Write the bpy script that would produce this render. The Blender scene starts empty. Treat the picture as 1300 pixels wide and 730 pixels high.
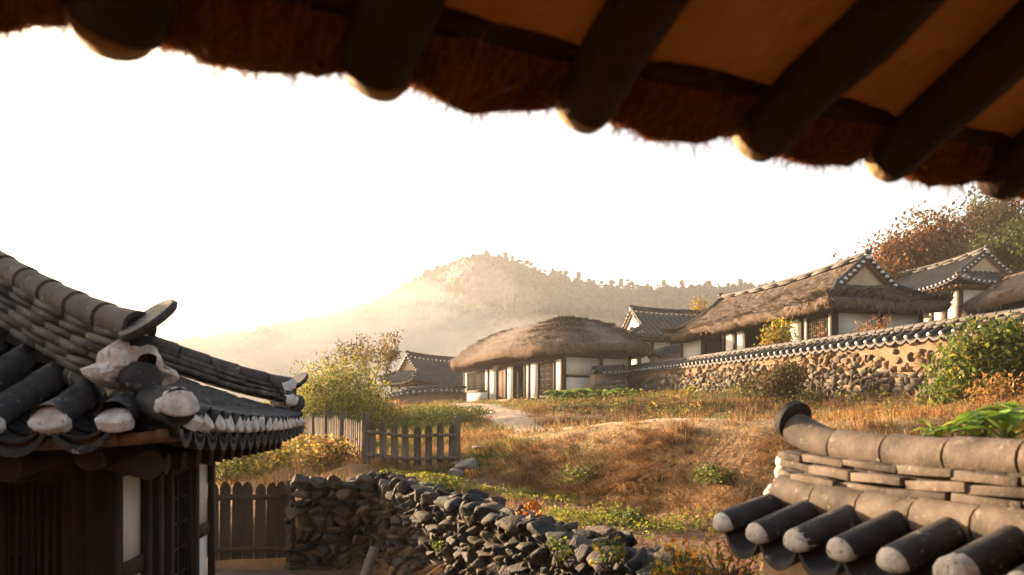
import bpy, bmesh, math, random
import numpy as np
from mathutils import Vector, noise as mnoise
R = math.radians
rng = np.random.default_rng(7); random.seed(7)
sc = bpy.context.scene
COL = sc.collection

# ------------------------------------------------------------------ camera, sky, sun, exposure
EYE, FPX, HOR = 2.5, 1000.0, 535.0
cam = bpy.data.cameras.new('camera'); co = bpy.data.objects.new('camera', cam); COL.objects.link(co)
co.location = (0, 0, EYE); co.rotation_euler = (R(90), 0, 0)
cam.sensor_width = 36; cam.lens = 36 * FPX / 1300; cam.shift_y = (HOR - 365) / 1300
cam.clip_start = 0.05; cam.clip_end = 6000
cam.dof.use_dof = True; cam.dof.focus_distance = 42; cam.dof.aperture_fstop = 2.8
sc.camera = co
SUN_AZ, SUN_EL = 47.0, 11.0           # degrees left of the view axis, above the horizon
sd = Vector((-math.sin(R(SUN_AZ)) * math.cos(R(SUN_EL)), math.cos(R(SUN_AZ)) * math.cos(R(SUN_EL)), math.sin(R(SUN_EL))))
world = bpy.data.worlds.new('World'); sc.world = world; world.use_nodes = True
wn = world.node_tree; bgn = wn.nodes['Background']
sky = wn.nodes.new('ShaderNodeTexSky'); sky.sky_type = 'NISHITA'; sky.sun_disc = False
sky.sun_elevation = R(SUN_EL); sky.sun_rotation = R(-SUN_AZ); sky.dust_density = 3.5; sky.air_density = 1.0; sky.ozone_density = 1.0
wn.links.new(sky.outputs[0], bgn.inputs[0]); bgn.inputs[1].default_value = 0.075
sl = bpy.data.lights.new('sun', 'SUN'); so = bpy.data.objects.new('sun', sl); COL.objects.link(so)
sl.energy = 5.0; sl.angle = R(0.6); sl.color = (1.0, 0.71, 0.44)
so.rotation_euler = sd.to_track_quat('Z', 'Y').to_euler()
sc.view_settings.view_transform = 'Standard'; sc.view_settings.look = 'None'
sc.view_settings.exposure = 2.42; sc.view_settings.gamma = 1
cy = sc.cycles
cy.max_bounces = 6; cy.diffuse_bounces = 3; cy.glossy_bounces = 2; cy.transmission_bounces = 3; cy.volume_bounces = 1
cy.use_denoising = True; cy.transparent_max_bounces = 8

# ------------------------------------------------------------------ helpers
def nrm(a): a = np.asarray(a, float); return a / (np.linalg.norm(a, axis=-1, keepdims=True) + 1e-12)
def at(px, py, D): return np.array([(px - 650) / FPX * D, D, EYE + (HOR - py) / FPX * D])

class MB:
    """collects verts, faces and a colour per vertex; build() links them as one mesh object"""
    def __init__(s): s.v = []; s.f = []; s.c = []; s.n = 0
    def add(s, v, f, col=(1, 1, 1)):
        v = np.asarray(v, float).reshape(-1, 3)
        c = np.asarray(col, float)
        if c.ndim == 1: c = np.tile(c, (len(v), 1))
        if isinstance(f, np.ndarray): s.f.append(f + s.n)
        else:
            for k in set(len(q) for q in f): s.f.append(np.array([q for q in f if len(q) == k]) + s.n)
        s.v.append(v); s.c.append(c); s.n += len(v)
    def grid(s, P, col=(1, 1, 1), close_u=False):
        P = np.asarray(P, float); a, b = P.shape[:2]
        i, j = np.meshgrid(np.arange(a if close_u else a - 1), np.arange(b - 1), indexing='ij')
        i2 = (i + 1) % a
        f = np.stack([i * b + j, i2 * b + j, i2 * b + j + 1, i * b + j + 1], -1).reshape(-1, 4)
        c = np.asarray(col, float); c = c.reshape(-1, 3) if c.ndim == 3 else c
        s.add(P.reshape(-1, 3), f, c)
    def box8(s, p, col=(1, 1, 1)):   # p: 4 bottom then 4 top corners
        s.add(p, np.array([(0, 3, 2, 1), (4, 5, 6, 7), (0, 1, 5, 4), (1, 2, 6, 5), (2, 3, 7, 6), (3, 0, 4, 7)]), col)
    def bar(s, p0, p1, w, h, col=(1, 1, 1), up=(0, 0, 1), rough=0.0, seg=1):
        p0 = np.asarray(p0, float); p1 = np.asarray(p1, float); d = nrm(p1 - p0)
        up = np.asarray(up, float)
        if abs(d @ up) > .95: up = np.array([0, 1., 0])
        a = nrm(np.cross(d, up)); b = np.cross(a, d)
        rings = []
        for k in range(seg + 1):
            c = p0 + (p1 - p0) * k / seg
            q = np.array([c - a * w / 2 - b * h / 2, c + a * w / 2 - b * h / 2, c + a * w / 2 + b * h / 2, c - a * w / 2 + b * h / 2])
            if rough: q = q + rng.normal(0, rough, (4, 3))
            rings.append(q)
        v = np.concatenate(rings); f = []
        for k in range(seg):
            for j in range(4): f.append((k * 4 + j, k * 4 + (j + 1) % 4, k * 4 + 4 + (j + 1) % 4, k * 4 + 4 + j))
        f += [(3, 2, 1, 0), (seg * 4, seg * 4 + 1, seg * 4 + 2, seg * 4 + 3)]
        s.add(v, f, col)
    def tube(s, pts, rad, sides=8, col=(1, 1, 1), cap=True, up=(0, 0, 1), arc=None, rough=0):
        pts = np.asarray(pts, float); n = len(pts); rad = np.broadcast_to(np.asarray(rad, float), (n,))
        t = np.zeros_like(pts); t[1:-1] = pts[2:] - pts[:-2]; t[0] = pts[1] - pts[0]; t[-1] = pts[-1] - pts[-2]; t = nrm(t)
        up = np.asarray(up, float)
        if abs(t[0] @ up) > .95: up = np.array([0.3, 1., 0])
        a = nrm(np.cross(t, up)); b = np.cross(a, t)
        if arc: ang = np.linspace(arc[0], arc[1], sides + 1)
        else: ang = np.arange(sides) * 2 * math.pi / sides
        m = len(ang)
        rr = rad[:, None, None] * (1 + (rng.normal(0, rough, (n, m, 1)) if rough else 0))
        P = pts[:, None] + (np.cos(ang)[None, :, None] * a[:, None] + np.sin(ang)[None, :, None] * b[:, None]) * rr
        i, j = np.meshgrid(np.arange(n - 1), np.arange(m - 1 if arc else m), indexing='ij'); j2 = (j + 1) % m
        f = np.stack([i * m + j, i * m + j2, (i + 1) * m + j2, (i + 1) * m + j], -1).reshape(-1, 4)
        s.add(P.reshape(-1, 3), f, col)
        if cap and not arc:
            for e in (0, n - 1):
                v = np.concatenate([P[e], pts[e:e + 1]])
                k = np.arange(m); s.add(v, np.stack([k, (k + 1) % m, np.full(m, m)], -1), col)
    def build(s, name, mat, parent=None, origin=(0, 0, 0), smooth=False, bevel=0):
        me = bpy.data.meshes.new(name)
        base = np.array(parent['_o'] if parent is not None else origin, float)
        v = np.concatenate(s.v) - base; nv = len(v)
        me.vertices.add(nv); me.vertices.foreach_set('co', v.astype(np.float32).ravel())
        li = np.concatenate([f.ravel() for f in s.f]).astype(np.int32)
        lt = np.concatenate([np.full(len(f), f.shape[1]) for f in s.f]).astype(np.int32)
        ls = np.concatenate([[0], np.cumsum(lt)[:-1]]).astype(np.int32)
        me.loops.add(len(li)); me.loops.foreach_set('vertex_index', li)
        me.polygons.add(len(lt)); me.polygons.foreach_set('loop_start', ls)
        if smooth: me.polygons.foreach_set('use_smooth', np.ones(len(lt), bool))
        me.update(calc_edges=True)
        ca = me.color_attributes.new('Col', 'FLOAT_COLOR', 'POINT')
        ca.data.foreach_set('color', np.concatenate([np.concatenate(s.c), np.ones((nv, 1))], 1).astype(np.float32).ravel())
        me.materials.append(mat)
        if smooth and nv < 60000: me.set_sharp_from_angle(angle=R(48))
        o = bpy.data.objects.new(name, me); COL.objects.link(o)
        if parent is not None: o.parent = parent
        else: o.location = origin
        o['_o'] = list(base)
        if bevel:
            m = o.modifiers.new('bevel', 'BEVEL'); m.width = bevel; m.segments = 2; m.limit_method = 'ANGLE'
        return o

def empty(name, loc):
    o = bpy.data.objects.new(name, None); COL.objects.link(o); o.location = loc; o['_o'] = list(map(float, loc)); o.empty_display_size = .2
    return o
def tag(o, label=None, cat=None, group=None, kind=None):
    if label: o['label'] = label
    if cat: o['category'] = cat
    if group: o['group'] = group
    if kind: o['kind'] = kind
    return o
def copy_tree(o, parent=None):
    c = o.copy(); COL.objects.link(c)
    if parent is not None: c.parent = parent
    for ch in list(o.children): copy_tree(ch, c)
    return c

def vnoise(x, y, scale, seed=0):
    x = np.asarray(x, float) / scale; y = np.asarray(y, float) / scale
    xi = np.floor(x).astype(np.int64); yi = np.floor(y).astype(np.int64); fx = x - xi; fy = y - yi
    fx = fx * fx * (3 - 2 * fx); fy = fy * fy * (3 - 2 * fy)
    def h(a, b):
        n = (a * 374761393 + b * 668265263 + seed * 1442695) & 0x7fffffff
        n = ((n ^ (n >> 13)) * 1274126177) & 0x7fffffff
        return ((n ^ (n >> 16)) & 0xffff) / 65535.0
    return (h(xi, yi) * (1 - fx) + h(xi + 1, yi) * fx) * (1 - fy) + (h(xi, yi + 1) * (1 - fx) + h(xi + 1, yi + 1) * fx) * fy
def fbm(x, y, scale, seed=0, octv=3):
    s = 0; a = 1; t = 0
    for k in range(octv): s = s + a * vnoise(x, y, scale / 2 ** k, seed + k * 17); t += a; a *= .5
    return s / t

# ------------------------------------------------------------------ materials
def mat(name, c1, c2, scale=3.0, rough=.85, bump=.3, bscale=None, attr=False, spots=None, sscale=6.0, scov=.6, stretch=None, trans=0, c3=None, spec=.3, bdist=.02):
    m = bpy.data.materials.new(name); m.use_nodes = True; nt = m.node_tree; N = nt.nodes; Lk = nt.links
    bs = N['Principled BSDF']; out = N['Material Output']
    geo = N.new('ShaderNodeNewGeometry'); vec = geo.outputs['Position']
    if stretch:
        mp = N.new('ShaderNodeMapping'); mp.inputs['Scale'].default_value = stretch; Lk.new(vec, mp.inputs[0]); vec = mp.outputs[0]
    n1 = N.new('ShaderNodeTexNoise'); n1.inputs['Scale'].default_value = scale; n1.inputs['Detail'].default_value = 6; n1.inputs['Roughness'].default_value = .65
    Lk.new(vec, n1.inputs[0])
    cr = N.new('ShaderNodeValToRGB'); cr.color_ramp.elements[0].position = .32; cr.color_ramp.elements[1].position = .68
    cr.color_ramp.elements[0].color = (*c1, 1); cr.color_ramp.elements[1].color = (*c2, 1)
    if c3:
        e = cr.color_ramp.elements.new(.5); e.color = (*c3, 1)
    Lk.new(n1.outputs[0], cr.inputs[0]); col = cr.outputs[0]
    if spots:
        n2 = N.new('ShaderNodeTexNoise'); n2.inputs['Scale'].default_value = sscale; n2.inputs['Detail'].default_value = 8; n2.inputs['Roughness'].default_value = .7
        Lk.new(vec, n2.inputs[0])
        r2 = N.new('ShaderNodeValToRGB'); r2.color_ramp.elements[0].position = scov; r2.color_ramp.elements[1].position = scov + .06
        Lk.new(n2.outputs[0], r2.inputs[0])
        mx = N.new('ShaderNodeMix'); mx.data_type = 'RGBA'; Lk.new(r2.outputs[0], mx.inputs['Factor']); Lk.new(col, mx.inputs['A']); mx.inputs['B'].default_value = (*spots, 1); col = mx.outputs['Result']
    if attr:
        at_ = N.new('ShaderNodeAttribute'); at_.attribute_name = 'Col'
        mu = N.new('ShaderNodeMix'); mu.data_type = 'RGBA'; mu.blend_type = 'MULTIPLY'; mu.inputs['Factor'].default_value = 1
        Lk.new(col, mu.inputs['A']); Lk.new(at_.outputs['Color'], mu.inputs['B']); col = mu.outputs['Result']
    Lk.new(col, bs.inputs['Base Color']); bs.inputs['Roughness'].default_value = rough; bs.inputs['Specular IOR Level'].default_value = spec
    if bump:
        n3 = N.new('ShaderNodeTexNoise'); n3.inputs['Scale'].default_value = bscale or scale * 4; n3.inputs['Detail'].default_value = 6; Lk.new(vec, n3.inputs[0])
        bp = N.new('ShaderNodeBump'); bp.inputs['Strength'].default_value = bump; bp.inputs['Distance'].default_value = bdist
        Lk.new(n3.outputs[0], bp.inputs['Height']); Lk.new(bp.outputs[0], bs.inputs['Normal'])
    if trans:
        tr = N.new('ShaderNodeBsdfTranslucent'); Lk.new(col, tr.inputs[0])
        ms = N.new('ShaderNodeMixShader'); ms.inputs[0].default_value = trans
        Lk.new(bs.outputs[0], ms.inputs[1]); Lk.new(tr.outputs[0], ms.inputs[2]); Lk.new(ms.outputs[0], out.inputs[0])
    return m

M = {}
M['tile'] = mat('roof_tile', (.022, .021, .020), (.058, .052, .047), 7, .7, .4, 40, spots=(.26, .23, .19), sscale=13, scov=.6, attr=True, bdist=.008)
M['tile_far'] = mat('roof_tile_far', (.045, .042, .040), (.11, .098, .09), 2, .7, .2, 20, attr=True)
M['ridge'] = mat('ridge_tile', (.055, .043, .034), (.22, .168, .122), 7, .8, .35, 90, spots=(.31, .27, .21), sscale=20, scov=.585, attr=True, bdist=.008)
M['ridge_dark'] = mat('weathered_ridge_tile', (.040, .033, .028), (.125, .098, .076), 6, .75, .3, 60, spots=(.27, .24, .19), sscale=13, scov=.6, attr=True, bdist=.008)
M['limeplug'] = mat('lime_plaster', (.42, .36, .30), (.76, .69, .61), 12, .95, 1.0, 45, spots=(.085, .07, .055), sscale=34, scov=.585, bdist=.01)
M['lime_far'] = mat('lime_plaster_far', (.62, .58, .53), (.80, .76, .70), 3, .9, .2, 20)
M['plaster'] = mat('white_plaster', (.66, .58, .48), (.80, .74, .66), 1.2, .92, .15, 20, spots=(.56, .43, .30), sscale=2.2, scov=.64)
M['plaster_tan'] = mat('tan_plaster', (.50, .36, .22), (.60, .45, .29), 1.5, .92, .2, 20, spots=(.38, .25, .14), sscale=3, scov=.66)
M['timber'] = mat('dark_timber', (.014, .008, .005), (.045, .024, .013), 6, .8, .5, 30, stretch=(1, 1, .15))
M['timber_h'] = mat('dark_timber_beam', (.025, .014, .008), (.07, .038, .02), 6, .8, .5, 30, stretch=(.3, .3, 1))
M['timber_lt'] = mat('brown_timber', (.09, .042, .018), (.18, .088, .038), 5, .8, .4, 30, stretch=(1, 1, .12))
M['fence'] = mat('weathered_timber', (.085, .062, .046), (.20, .155, .12), 9, .85, .7, 40, stretch=(1, 1, .1), attr=True)
M['greywood'] = mat('grey_board', (.16, .14, .12), (.27, .24, .21), 6, .85, .5, 30, stretch=(1, 1, .1))
M['rafter'] = mat('smoked_timber', (.014, .006, .003), (.058, .023, .009), 8, .75, .5, 25, attr=True)
M['rafterend'] = mat('sawn_timber', (.42, .28, .13), (.58, .40, .2), 20, .8, .4, 60)
M['ceil'] = mat('clay_ceiling', (.58, .25, .055), (.76, .37, .11), 3.5, .95, .8, 18, spots=(.36, .14, .03), sscale=4.5, scov=.6)
M['thatch'] = mat('thatch', (.17, .125, .095), (.31, .235, .178), 3, .95, .8, 50, attr=True, bdist=.05)
M['thatch_or'] = mat('thatch_eave', (.20, .085, .03), (.38, .19, .075), 8, .95, .8, 50, attr=True, trans=.25)
M['mud'] = mat('mud_wall', (.19, .115, .066), (.33, .215, .13), 2.2, .95, .7, 14, spots=(.27, .18, .11), sscale=5, scov=.62, bdist=.05)
M['stone'] = mat('field_stone', (.55, .52, .48), (1, .97, .92), 4, .85, .8, 22, attr=True, spots=(.35, .34, .30), sscale=8, scov=.68, bdist=.03)
M['drystone'] = mat('dark_field_stone', (.5, .47, .44), (1, .95, .9), 7, .8, .9, 30, attr=True, spots=(.30, .30, .27), sscale=11, scov=.64, bdist=.025)
M['earthfill'] = mat('wall_earth', (.03, .024, .018), (.06, .046, .034), 6, .95, .6)
M['leaf'] = mat('leaf', (.8, .8, .8), (1.1, 1.1, 1.05), 2, .6, 0, attr=True, trans=.5)
M['leafthick'] = mat('crop_leaf', (.75, .8, .7), (1.15, 1.1, 1.1), 18, .5, .3, 40, attr=True, trans=.35)
M['grass'] = mat('grass_blade', (.75, .75, .72), (1.15, 1.12, 1.05), 1.3, .8, 0, attr=True, trans=.42)
M['bark'] = mat('bark', (.06, .043, .03), (.14, .10, .075), 8, .9, .9, 20, stretch=(1, 1, .3))
M['path'] = mat('path_earth', (.40, .27, .165), (.55, .40, .26), 2.5, .95, .6, 20, spots=(.33, .22, .12), sscale=5, scov=.6)
M['hill'] = mat('forest_floor', (.05, .055, .03), (.10, .09, .05), .05, .95, .6, .3, bdist=2)
M['cliff'] = mat('bare_rock', (.26, .24, .21), (.40, .37, .33), .1, .9, .6, .5, bdist=1)

# ------------------------------------------------------------------ terrain heights
WA = np.array([-2.4, 13.4]); WB = np.array([1.1, 6.0]); wd = nrm(WB - WA); WC = WB + wd * 3.0; wl = np.array([wd[1], -wd[0]])
if wl[0] > 0: wl = -wl
WN = np.array([11.3, 20.0]); WF = np.array([7.0, 46.0]); ld = nrm(WF - WN); lr = np.array([ld[1], -ld[0]]); lr = lr if lr[0] > 0 else -lr
def wall_base(y): return 2.74 + (y - 20) * (4.05 - 2.74) / 26
def wall_top(y): return 4.7 + (y - 20) * (5.36 - 4.7) / 26
cp = []
def P(*a): cp.append(a)
def G(px, py, D): p = at(px, py, D); cp.append(tuple(p))
for x, y in ((-14, -6), (-6, -6), (-14, 5), (-9, 9), (-5, 3), (-6, 7), (-4, 12.6), (-3, 12.8), (-9, 12.6), (-14, 12), (-3.8, 10)): P(x, y, 0)
P(0, 0, .9); P(0, -8, .9); P(8, -8, 1.2); P(-1, 1.5, .7)
for k in np.linspace(0, 11, 8):
    q = WA + wd * k
    a = q + wl * .5; P(a[0], a[1], .0 if k < 7 else .3)
    fz = np.interp(a[1], [6, 10, 14], [1.05, 1.15, 1.4]); a = q - wl * .4; P(a[0], a[1], fz); a = q - wl * .9; P(a[0], a[1], fz)
P(-2.6, 13.75, 1.15); P(-3.6, 13.75, .95); P(-4.6, 13.9, .8); P(-6.5, 15, .8); P(-2.9, 13.0, 0); P(-3.7, 13.0, 0); P(-5.3, 13.0, 0)
P(-5, 17, 1.3); P(-3.2, 17, 1.5); P(-1.1, 17, 1.53); P(-1.5, 15, 1.4); P(.3, 12.5, 1.18); P(1.4, 10, 1.12); P(1.9, 8, 1.08); P(3, 7.2, 1.1); P(2.8, 5, 1.1); P(4.2, 7.5, 1.12)
for q in ((-.95, 15.9, 1.44), (.15, 15.0, 1.3), (.75, 13.9, 1.2), (1.42, 12.9, 1.15), (2.0, 12.1, 1.13), (2.45, 11.5, 1.12), (3.3, 10.6, 1.12), (4.4, 9.6, 1.15), (6, 8.3, 1.25), (9, 6, 1.4)): P(*q)
for q in ((-.68, 17, 1.85), (.05, 16.75, 2.08), (.5, 16.5, 2.17), (1.1, 15.5, 2.22), (1.62, 14.7, 2.26), (2.2, 13.9, 2.29), (2.75, 13.1, 2.31), (3.7, 12.1, 2.36), (4.95, 11, 2.4), (6.6, 9.7, 2.45), (9, 7.6, 2.5)): P(*q)

for q in ((700, 545, 19), (640, 528, 28), (600, 515, 42), (760, 512, 30), (850, 508, 29), (950, 511, 24.6), (770, 510, 37), (860, 505, 36), (1000, 521, 22), (1100, 526, 18),
          (1200, 526, 17), (1300, 527, 14), (800, 547, 17.5), (880, 545, 16.5), (950, 543, 15), (1100, 541, 12.6), (1250, 537, 10.5), (720, 542, 22), (800, 541, 21.5), (900, 540, 20), (980, 539, 17.8), (760, 524, 25.5), (850, 521, 24.5), (940, 522, 21.5),
          (560, 513, 45), (480, 530, 36), (620, 545, 24), (540, 560, 22), (420, 562, 26), (530, 520, 38)): G(*q)
for q in ((2.8, 42.3, 3.6), (-3.8, 56, 3.75), (0, 48.5, 3.68), (4, 52, 3.75), (7, 45.5, 3.9), (2, 60, 4)): P(*q)
for y in (14, 17, 20, 25, 33, 40, 46):
    q = WN + ld * (y - 20) / ld[1]
    a = q - lr * .35; P(a[0], a[1], wall_base(y)); a = q + lr * .45; P(a[0], a[1], wall_base(y) + 1.12 - (y - 20) * .012)
for q in ((15, 31, 4.5), (11.5, 42, 4.6), (17.5, 33, 4.7), (14, 45, 5), (22, 40, 7.2), (26, 44.5, 8.6), (30, 56, 9.3), (36, 50, 9.5), (20, 36, 5.9), (18, 24, 4.6), (23, 30, 6),
          (10.5, 57, 6.5), (16, 64, 7), (9, 51, 5.4), (-8, 60, 3.95), (-4, 66, 4.2), (-7, 52, 3.6), (-9.5, 34, 1.5), (-15, 30, 1), (-25, 50, 1), (-20, 15, .3), (-30, 90, 2),
          (0, 100, 5.5), (30, 100, 11), (60, 60, 14), (50, 30, 11), (26, 14, 4.4), (25, 0, 3), (-60, 100, 1), (60, 150, 15), (0, 200, 5), (-100, 200, 1), (150, 200, 12), (-200, 0, 1), (200, 0, 6),
          (0, -80, 1), (-700, 900, 2), (700, 900, 2), (0, 900, 2), (0, -300, 1), (400, 400, 8), (-400, 400, 1)): P(*q)
CP = np.array(cp, float)
_d = np.linalg.norm(CP[:, None, :2] - CP[None, :, :2], axis=-1)
_d = np.sqrt(_d ** 2 + .05 ** 2)
_n = len(CP); _A = np.zeros((_n + 1, _n + 1)); _A[:_n, :_n] = _d - np.eye(_n) * .02; _A[:_n, _n] = 1; _A[_n, :_n] = 1
_w = np.linalg.solve(_A, np.concatenate([CP[:, 2], [0]]))
def HT(x, y):
    x = np.asarray(x, float); y = np.asarray(y, float); sh = x.shape; x = x.ravel(); y = y.ravel(); out = np.empty(len(x))
    for i in range(0, len(x), 20000):
        d = np.sqrt((x[i:i + 20000, None] - CP[:, 0]) ** 2 + (y[i:i + 20000, None] - CP[:, 1]) ** 2 + .0025)
        out[i:i + 20000] = d @ _w[:_n] + _w[_n]
    dist = np.hypot(x, y)
    bump = (fbm(x, y, 1.6, 3) - .5) * .16 + (fbm(x, y, .5, 9, 2) - .5) * .07
    out += (fbm(x, y, 1.1, 12, 2) - .5) * .34 * np.clip(1 - np.abs(y - np.interp(x, [-.6, .1, 1.1, 2.2, 3.7, 5], [16.4, 15.9, 14.3, 12.9, 11.3, 10.3])) / 1.3, 0, 1)
    out += bump * np.clip((y - 5) / 6, 0, 1) * np.where(y > 13.9, 1, np.where((x - WA[0]) * wl[0] + (y - WA[1]) * wl[1] > 0, .15, 1))
    s_ = (x - WA[0]) * wl[0] + (y - WA[1]) * wl[1]
    m = np.clip((s_ + .22) / .2, 0, 1) * np.clip((13.62 - y) / .15, 0, 1)
    zc = np.where(y > 7, 0, np.clip((7 - y) / 6, 0, 1) * .0) + (fbm(x, y, .8, 5) - .5) * .06
    out = out * (1 - m) + np.minimum(out, zc) * m * (y > 4) + out * m * (y <= 4)
    return out.reshape(sh)
def ht(x, y): return float(HT(np.array([x]), np.array([y]))[0])

def axis(lo, hi, a, b, step, g=1.12):
    xs = list(np.arange(a, b + 1e-6, step)); s = step; x = b
    while x < hi: s = min(s * g, 60); x += s; xs.append(x)
    s = step; x = a; l = []
    while x > lo: s = min(s * g, 60); x -= s; l.append(x)
    return np.array(l[::-1] + xs)
gx = axis(-1500, 1500, -7, 13, .2); gy = axis(-300, 2500, 3, 30, .22)
X, Y = np.meshgrid(gx, gy, indexing='ij'); Z = HT(X, Y)
# natural ground cover colour: dry grass, soil in the field, greener patches
def green_amt(x, y):
    g = np.clip((fbm(x, y, 2.4, 21) - .53) * 6, 0, 1)
    left = np.clip((-1 - x + (y - 18) * .12) / 2, 0, 1) * np.clip((y - 18) / 3, 0, 1) * np.clip((48 - y) / 6, 0, 1)
    return np.clip(g * .8 + left * .75 * np.clip(fbm(x, y, 4, 33) * 2.6 - .55, 0, 1), 0, 1)
CRX = [-.68, .05, .5, 1.1, 1.62, 2.2, 2.75, 3.7, 4.95, 6.6]; CRY = [17, 16.75, 16.5, 15.5, 14.7, 13.9, 13.1, 12.1, 11, 9.7]
def strip_amt(x, y):  # the level, trodden straw strip along the crest of the lower bank
    yc = np.interp(x, CRX, CRY); yu = np.interp(x, [0, 1.5, 3, 4.5, 6], [21.5, 22, 21, 18.2, 15.5])
    return np.clip((y - yc + .15) / .5, 0, 1) * np.clip((yu - y) / .9, 0, 1) * np.clip((x + .6) / .6, 0, 1) * np.clip((7.5 - x) / 2, 0, 1)
def dull_amt(x, y):  # darker, browner tone on the upper bank and in patches of the lower one
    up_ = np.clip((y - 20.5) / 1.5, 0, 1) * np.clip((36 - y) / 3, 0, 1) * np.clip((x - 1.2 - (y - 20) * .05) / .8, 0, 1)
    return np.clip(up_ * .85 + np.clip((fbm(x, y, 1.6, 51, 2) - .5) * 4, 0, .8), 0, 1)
def field_amt(x, y):
    s = (x - WA[0]) * -wl[0] + (y - WA[1]) * -wl[1]
    foot = np.interp(y, [6, 8.3, 9.6, 10.6, 11.5, 12.1, 12.9, 13.9, 15, 15.9, 17], [9, 6, 4.4, 3.3, 2.45, 2.0, 1.42, .75, .15, -.95, -1.6])
    return np.clip(s / .3, 0, 1) * np.clip((foot - x) / .35, 0, 1) * np.clip((16.6 - y) / .6, 0, 1)
def court_amt(x, y):
    s = (x - WA[0]) * wl[0] + (y - WA[1]) * wl[1]
    return np.clip(s / .2, 0, 1) * np.clip((13.5 - y) / .2, 0, 1)
dry = np.array([.30, .175, .075]); grn = np.array([.085, .12, .03]); soil = np.array([.17, .095, .052]); crt = np.array([.12, .085, .055])
ga = green_amt(X, Y)[..., None]; fa = field_amt(X, Y)[..., None]; ca_ = court_amt(X, Y)[..., None]
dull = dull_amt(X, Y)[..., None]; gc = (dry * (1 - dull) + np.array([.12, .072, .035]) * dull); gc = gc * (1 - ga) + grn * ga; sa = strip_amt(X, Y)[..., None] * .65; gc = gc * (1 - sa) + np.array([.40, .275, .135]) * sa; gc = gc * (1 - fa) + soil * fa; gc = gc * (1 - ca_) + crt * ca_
M['ground'] = mat('ground_cover', (.6, .58, .55), (1.25, 1.2, 1.15), 2.2, .95, .9, 9, attr=True, bdist=.08)
mb = MB(); mb.grid(np.stack([X, Y, Z], -1), gc)
tag(mb.build('ground', M['ground'], smooth=True), kind='structure')

# path draped on the ground
pl = [(-2.6, 44), (-2.0, 41.5), (-1.2, 36), (-.5, 30), (.1, 25), (.7, 20.5), (1.4, 17.6), (2.3, 15.6), (3.6, 14.2), (5.2, 13.4), (7, 12.6)]
def spline(pts, n):
    pts = np.asarray(pts, float); t = np.concatenate([[0], np.cumsum(np.linalg.norm(np.diff(pts, axis=0), axis=1))]); tt = np.linspace(0, t[-1], n)
    q = np.stack([np.interp(tt, t, pts[:, k]) for k in range(pts.shape[1])], -1)
    for _ in range(max(2, n // len(pts) // 2)): q[1:-1] = .25 * q[:-2] + .5 * q[1:-1] + .25 * q[2:]
    return q
pc = spline(pl, 90); tg = nrm(np.gradient(pc, axis=0)); sdv = np.stack([tg[:, 1], -tg[:, 0]], -1)
hw = np.interp(np.arange(90), [0, 20, 55, 70, 89], [1.15, .95, .62, .3, .2]) * (1 + .35 * (vnoise(np.arange(90), np.zeros(90), 5, 2) - .5))
PQ = np.stack([pc + sdv * (hw * k)[:, None] for k in (-1, -.5, 0, .5, 1)], 1)
pz = HT(PQ[..., 0], PQ[..., 1]) + np.array([.0, .045, .055, .045, .0])
mb = MB(); mb.grid(np.concatenate([PQ, pz[..., None]], -1))
tag(mb.build('path', M['path'], smooth=True), kind='structure')
def path_dist(x, y):
    return np.min(np.hypot(x[:, None] - pc[None, ::3, 0], y[:, None] - pc[None, ::3, 1]) / np.maximum(hw[None, ::3], .1), axis=1)

# ------------------------------------------------------------------ shared shapes
def ico(sub):
    bm = bmesh.new(); bmesh.ops.create_icosphere(bm, subdivisions=sub, radius=1)
    v = np.array([x.co[:] for x in bm.verts]); f = np.array([[q.index for q in p.verts] for p in bm.faces]); bm.free(); return v, f
ICO = {k: ico(k) for k in (1, 2, 3)}
def stone_shape(sub, nplanes=10, lo=.55, hi=.9, ns=.10):
    v, f = ICO[sub]; v = v.copy()
    for _ in range(nplanes):
        n = nrm(rng.normal(size=3)); d = rng.uniform(lo, hi)
        over = np.maximum(0, v @ n - d); v -= over[:, None] * n * .92
    off = rng.uniform(0, 50, 3)
    dn = np.array([mnoise.noise(Vector(p * 2.3 + off)) * .7 + mnoise.noise(Vector(p * 5 + off)) * .35 + mnoise.noise(Vector(p * 11 + off)) * .15 for p in v])
    v *= (1 + dn * ns * 2)[:, None]
    return v / np.abs(v).max(0), f
STN = {k: [stone_shape(k, 14, .36, .76, .09) for _ in range(18)] for k in (2, 3)}
RND = [stone_shape(2, 5, .75, .95, .06) for _ in range(10)]
def rotm(ax, a):
    ax = nrm(ax); c, s = math.cos(a), math.sin(a); x, y, z = ax
    return np.array([[c + x * x * (1 - c), x * y * (1 - c) - z * s, x * z * (1 - c) + y * s], [y * x * (1 - c) + z * s, c + y * y * (1 - c), y * z * (1 - c) - x * s], [z * x * (1 - c) - y * s, z * y * (1 - c) + x * s, c + z * z * (1 - c)]])
def put_stone(mb, c, size, ax, col, lib, tilt=.12):
    """size along (ax, depth, z)"""
    v, f = lib[rng.integers(len(lib))]
    v = v * np.where(rng.random(3) < .5, -1, 1)
    v = v * (np.asarray(size) / 2)
    a = np.array([ax[0], ax[1], 0]); b = np.array([-ax[1], ax[0], 0])
    B = np.stack([a, b, [0, 0, 1]])
    v = (v @ rotm(rng.normal(size=3), rng.normal(0, tilt)).T) @ B + np.asarray(c)
    mb.add(v, f, col)

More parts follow.
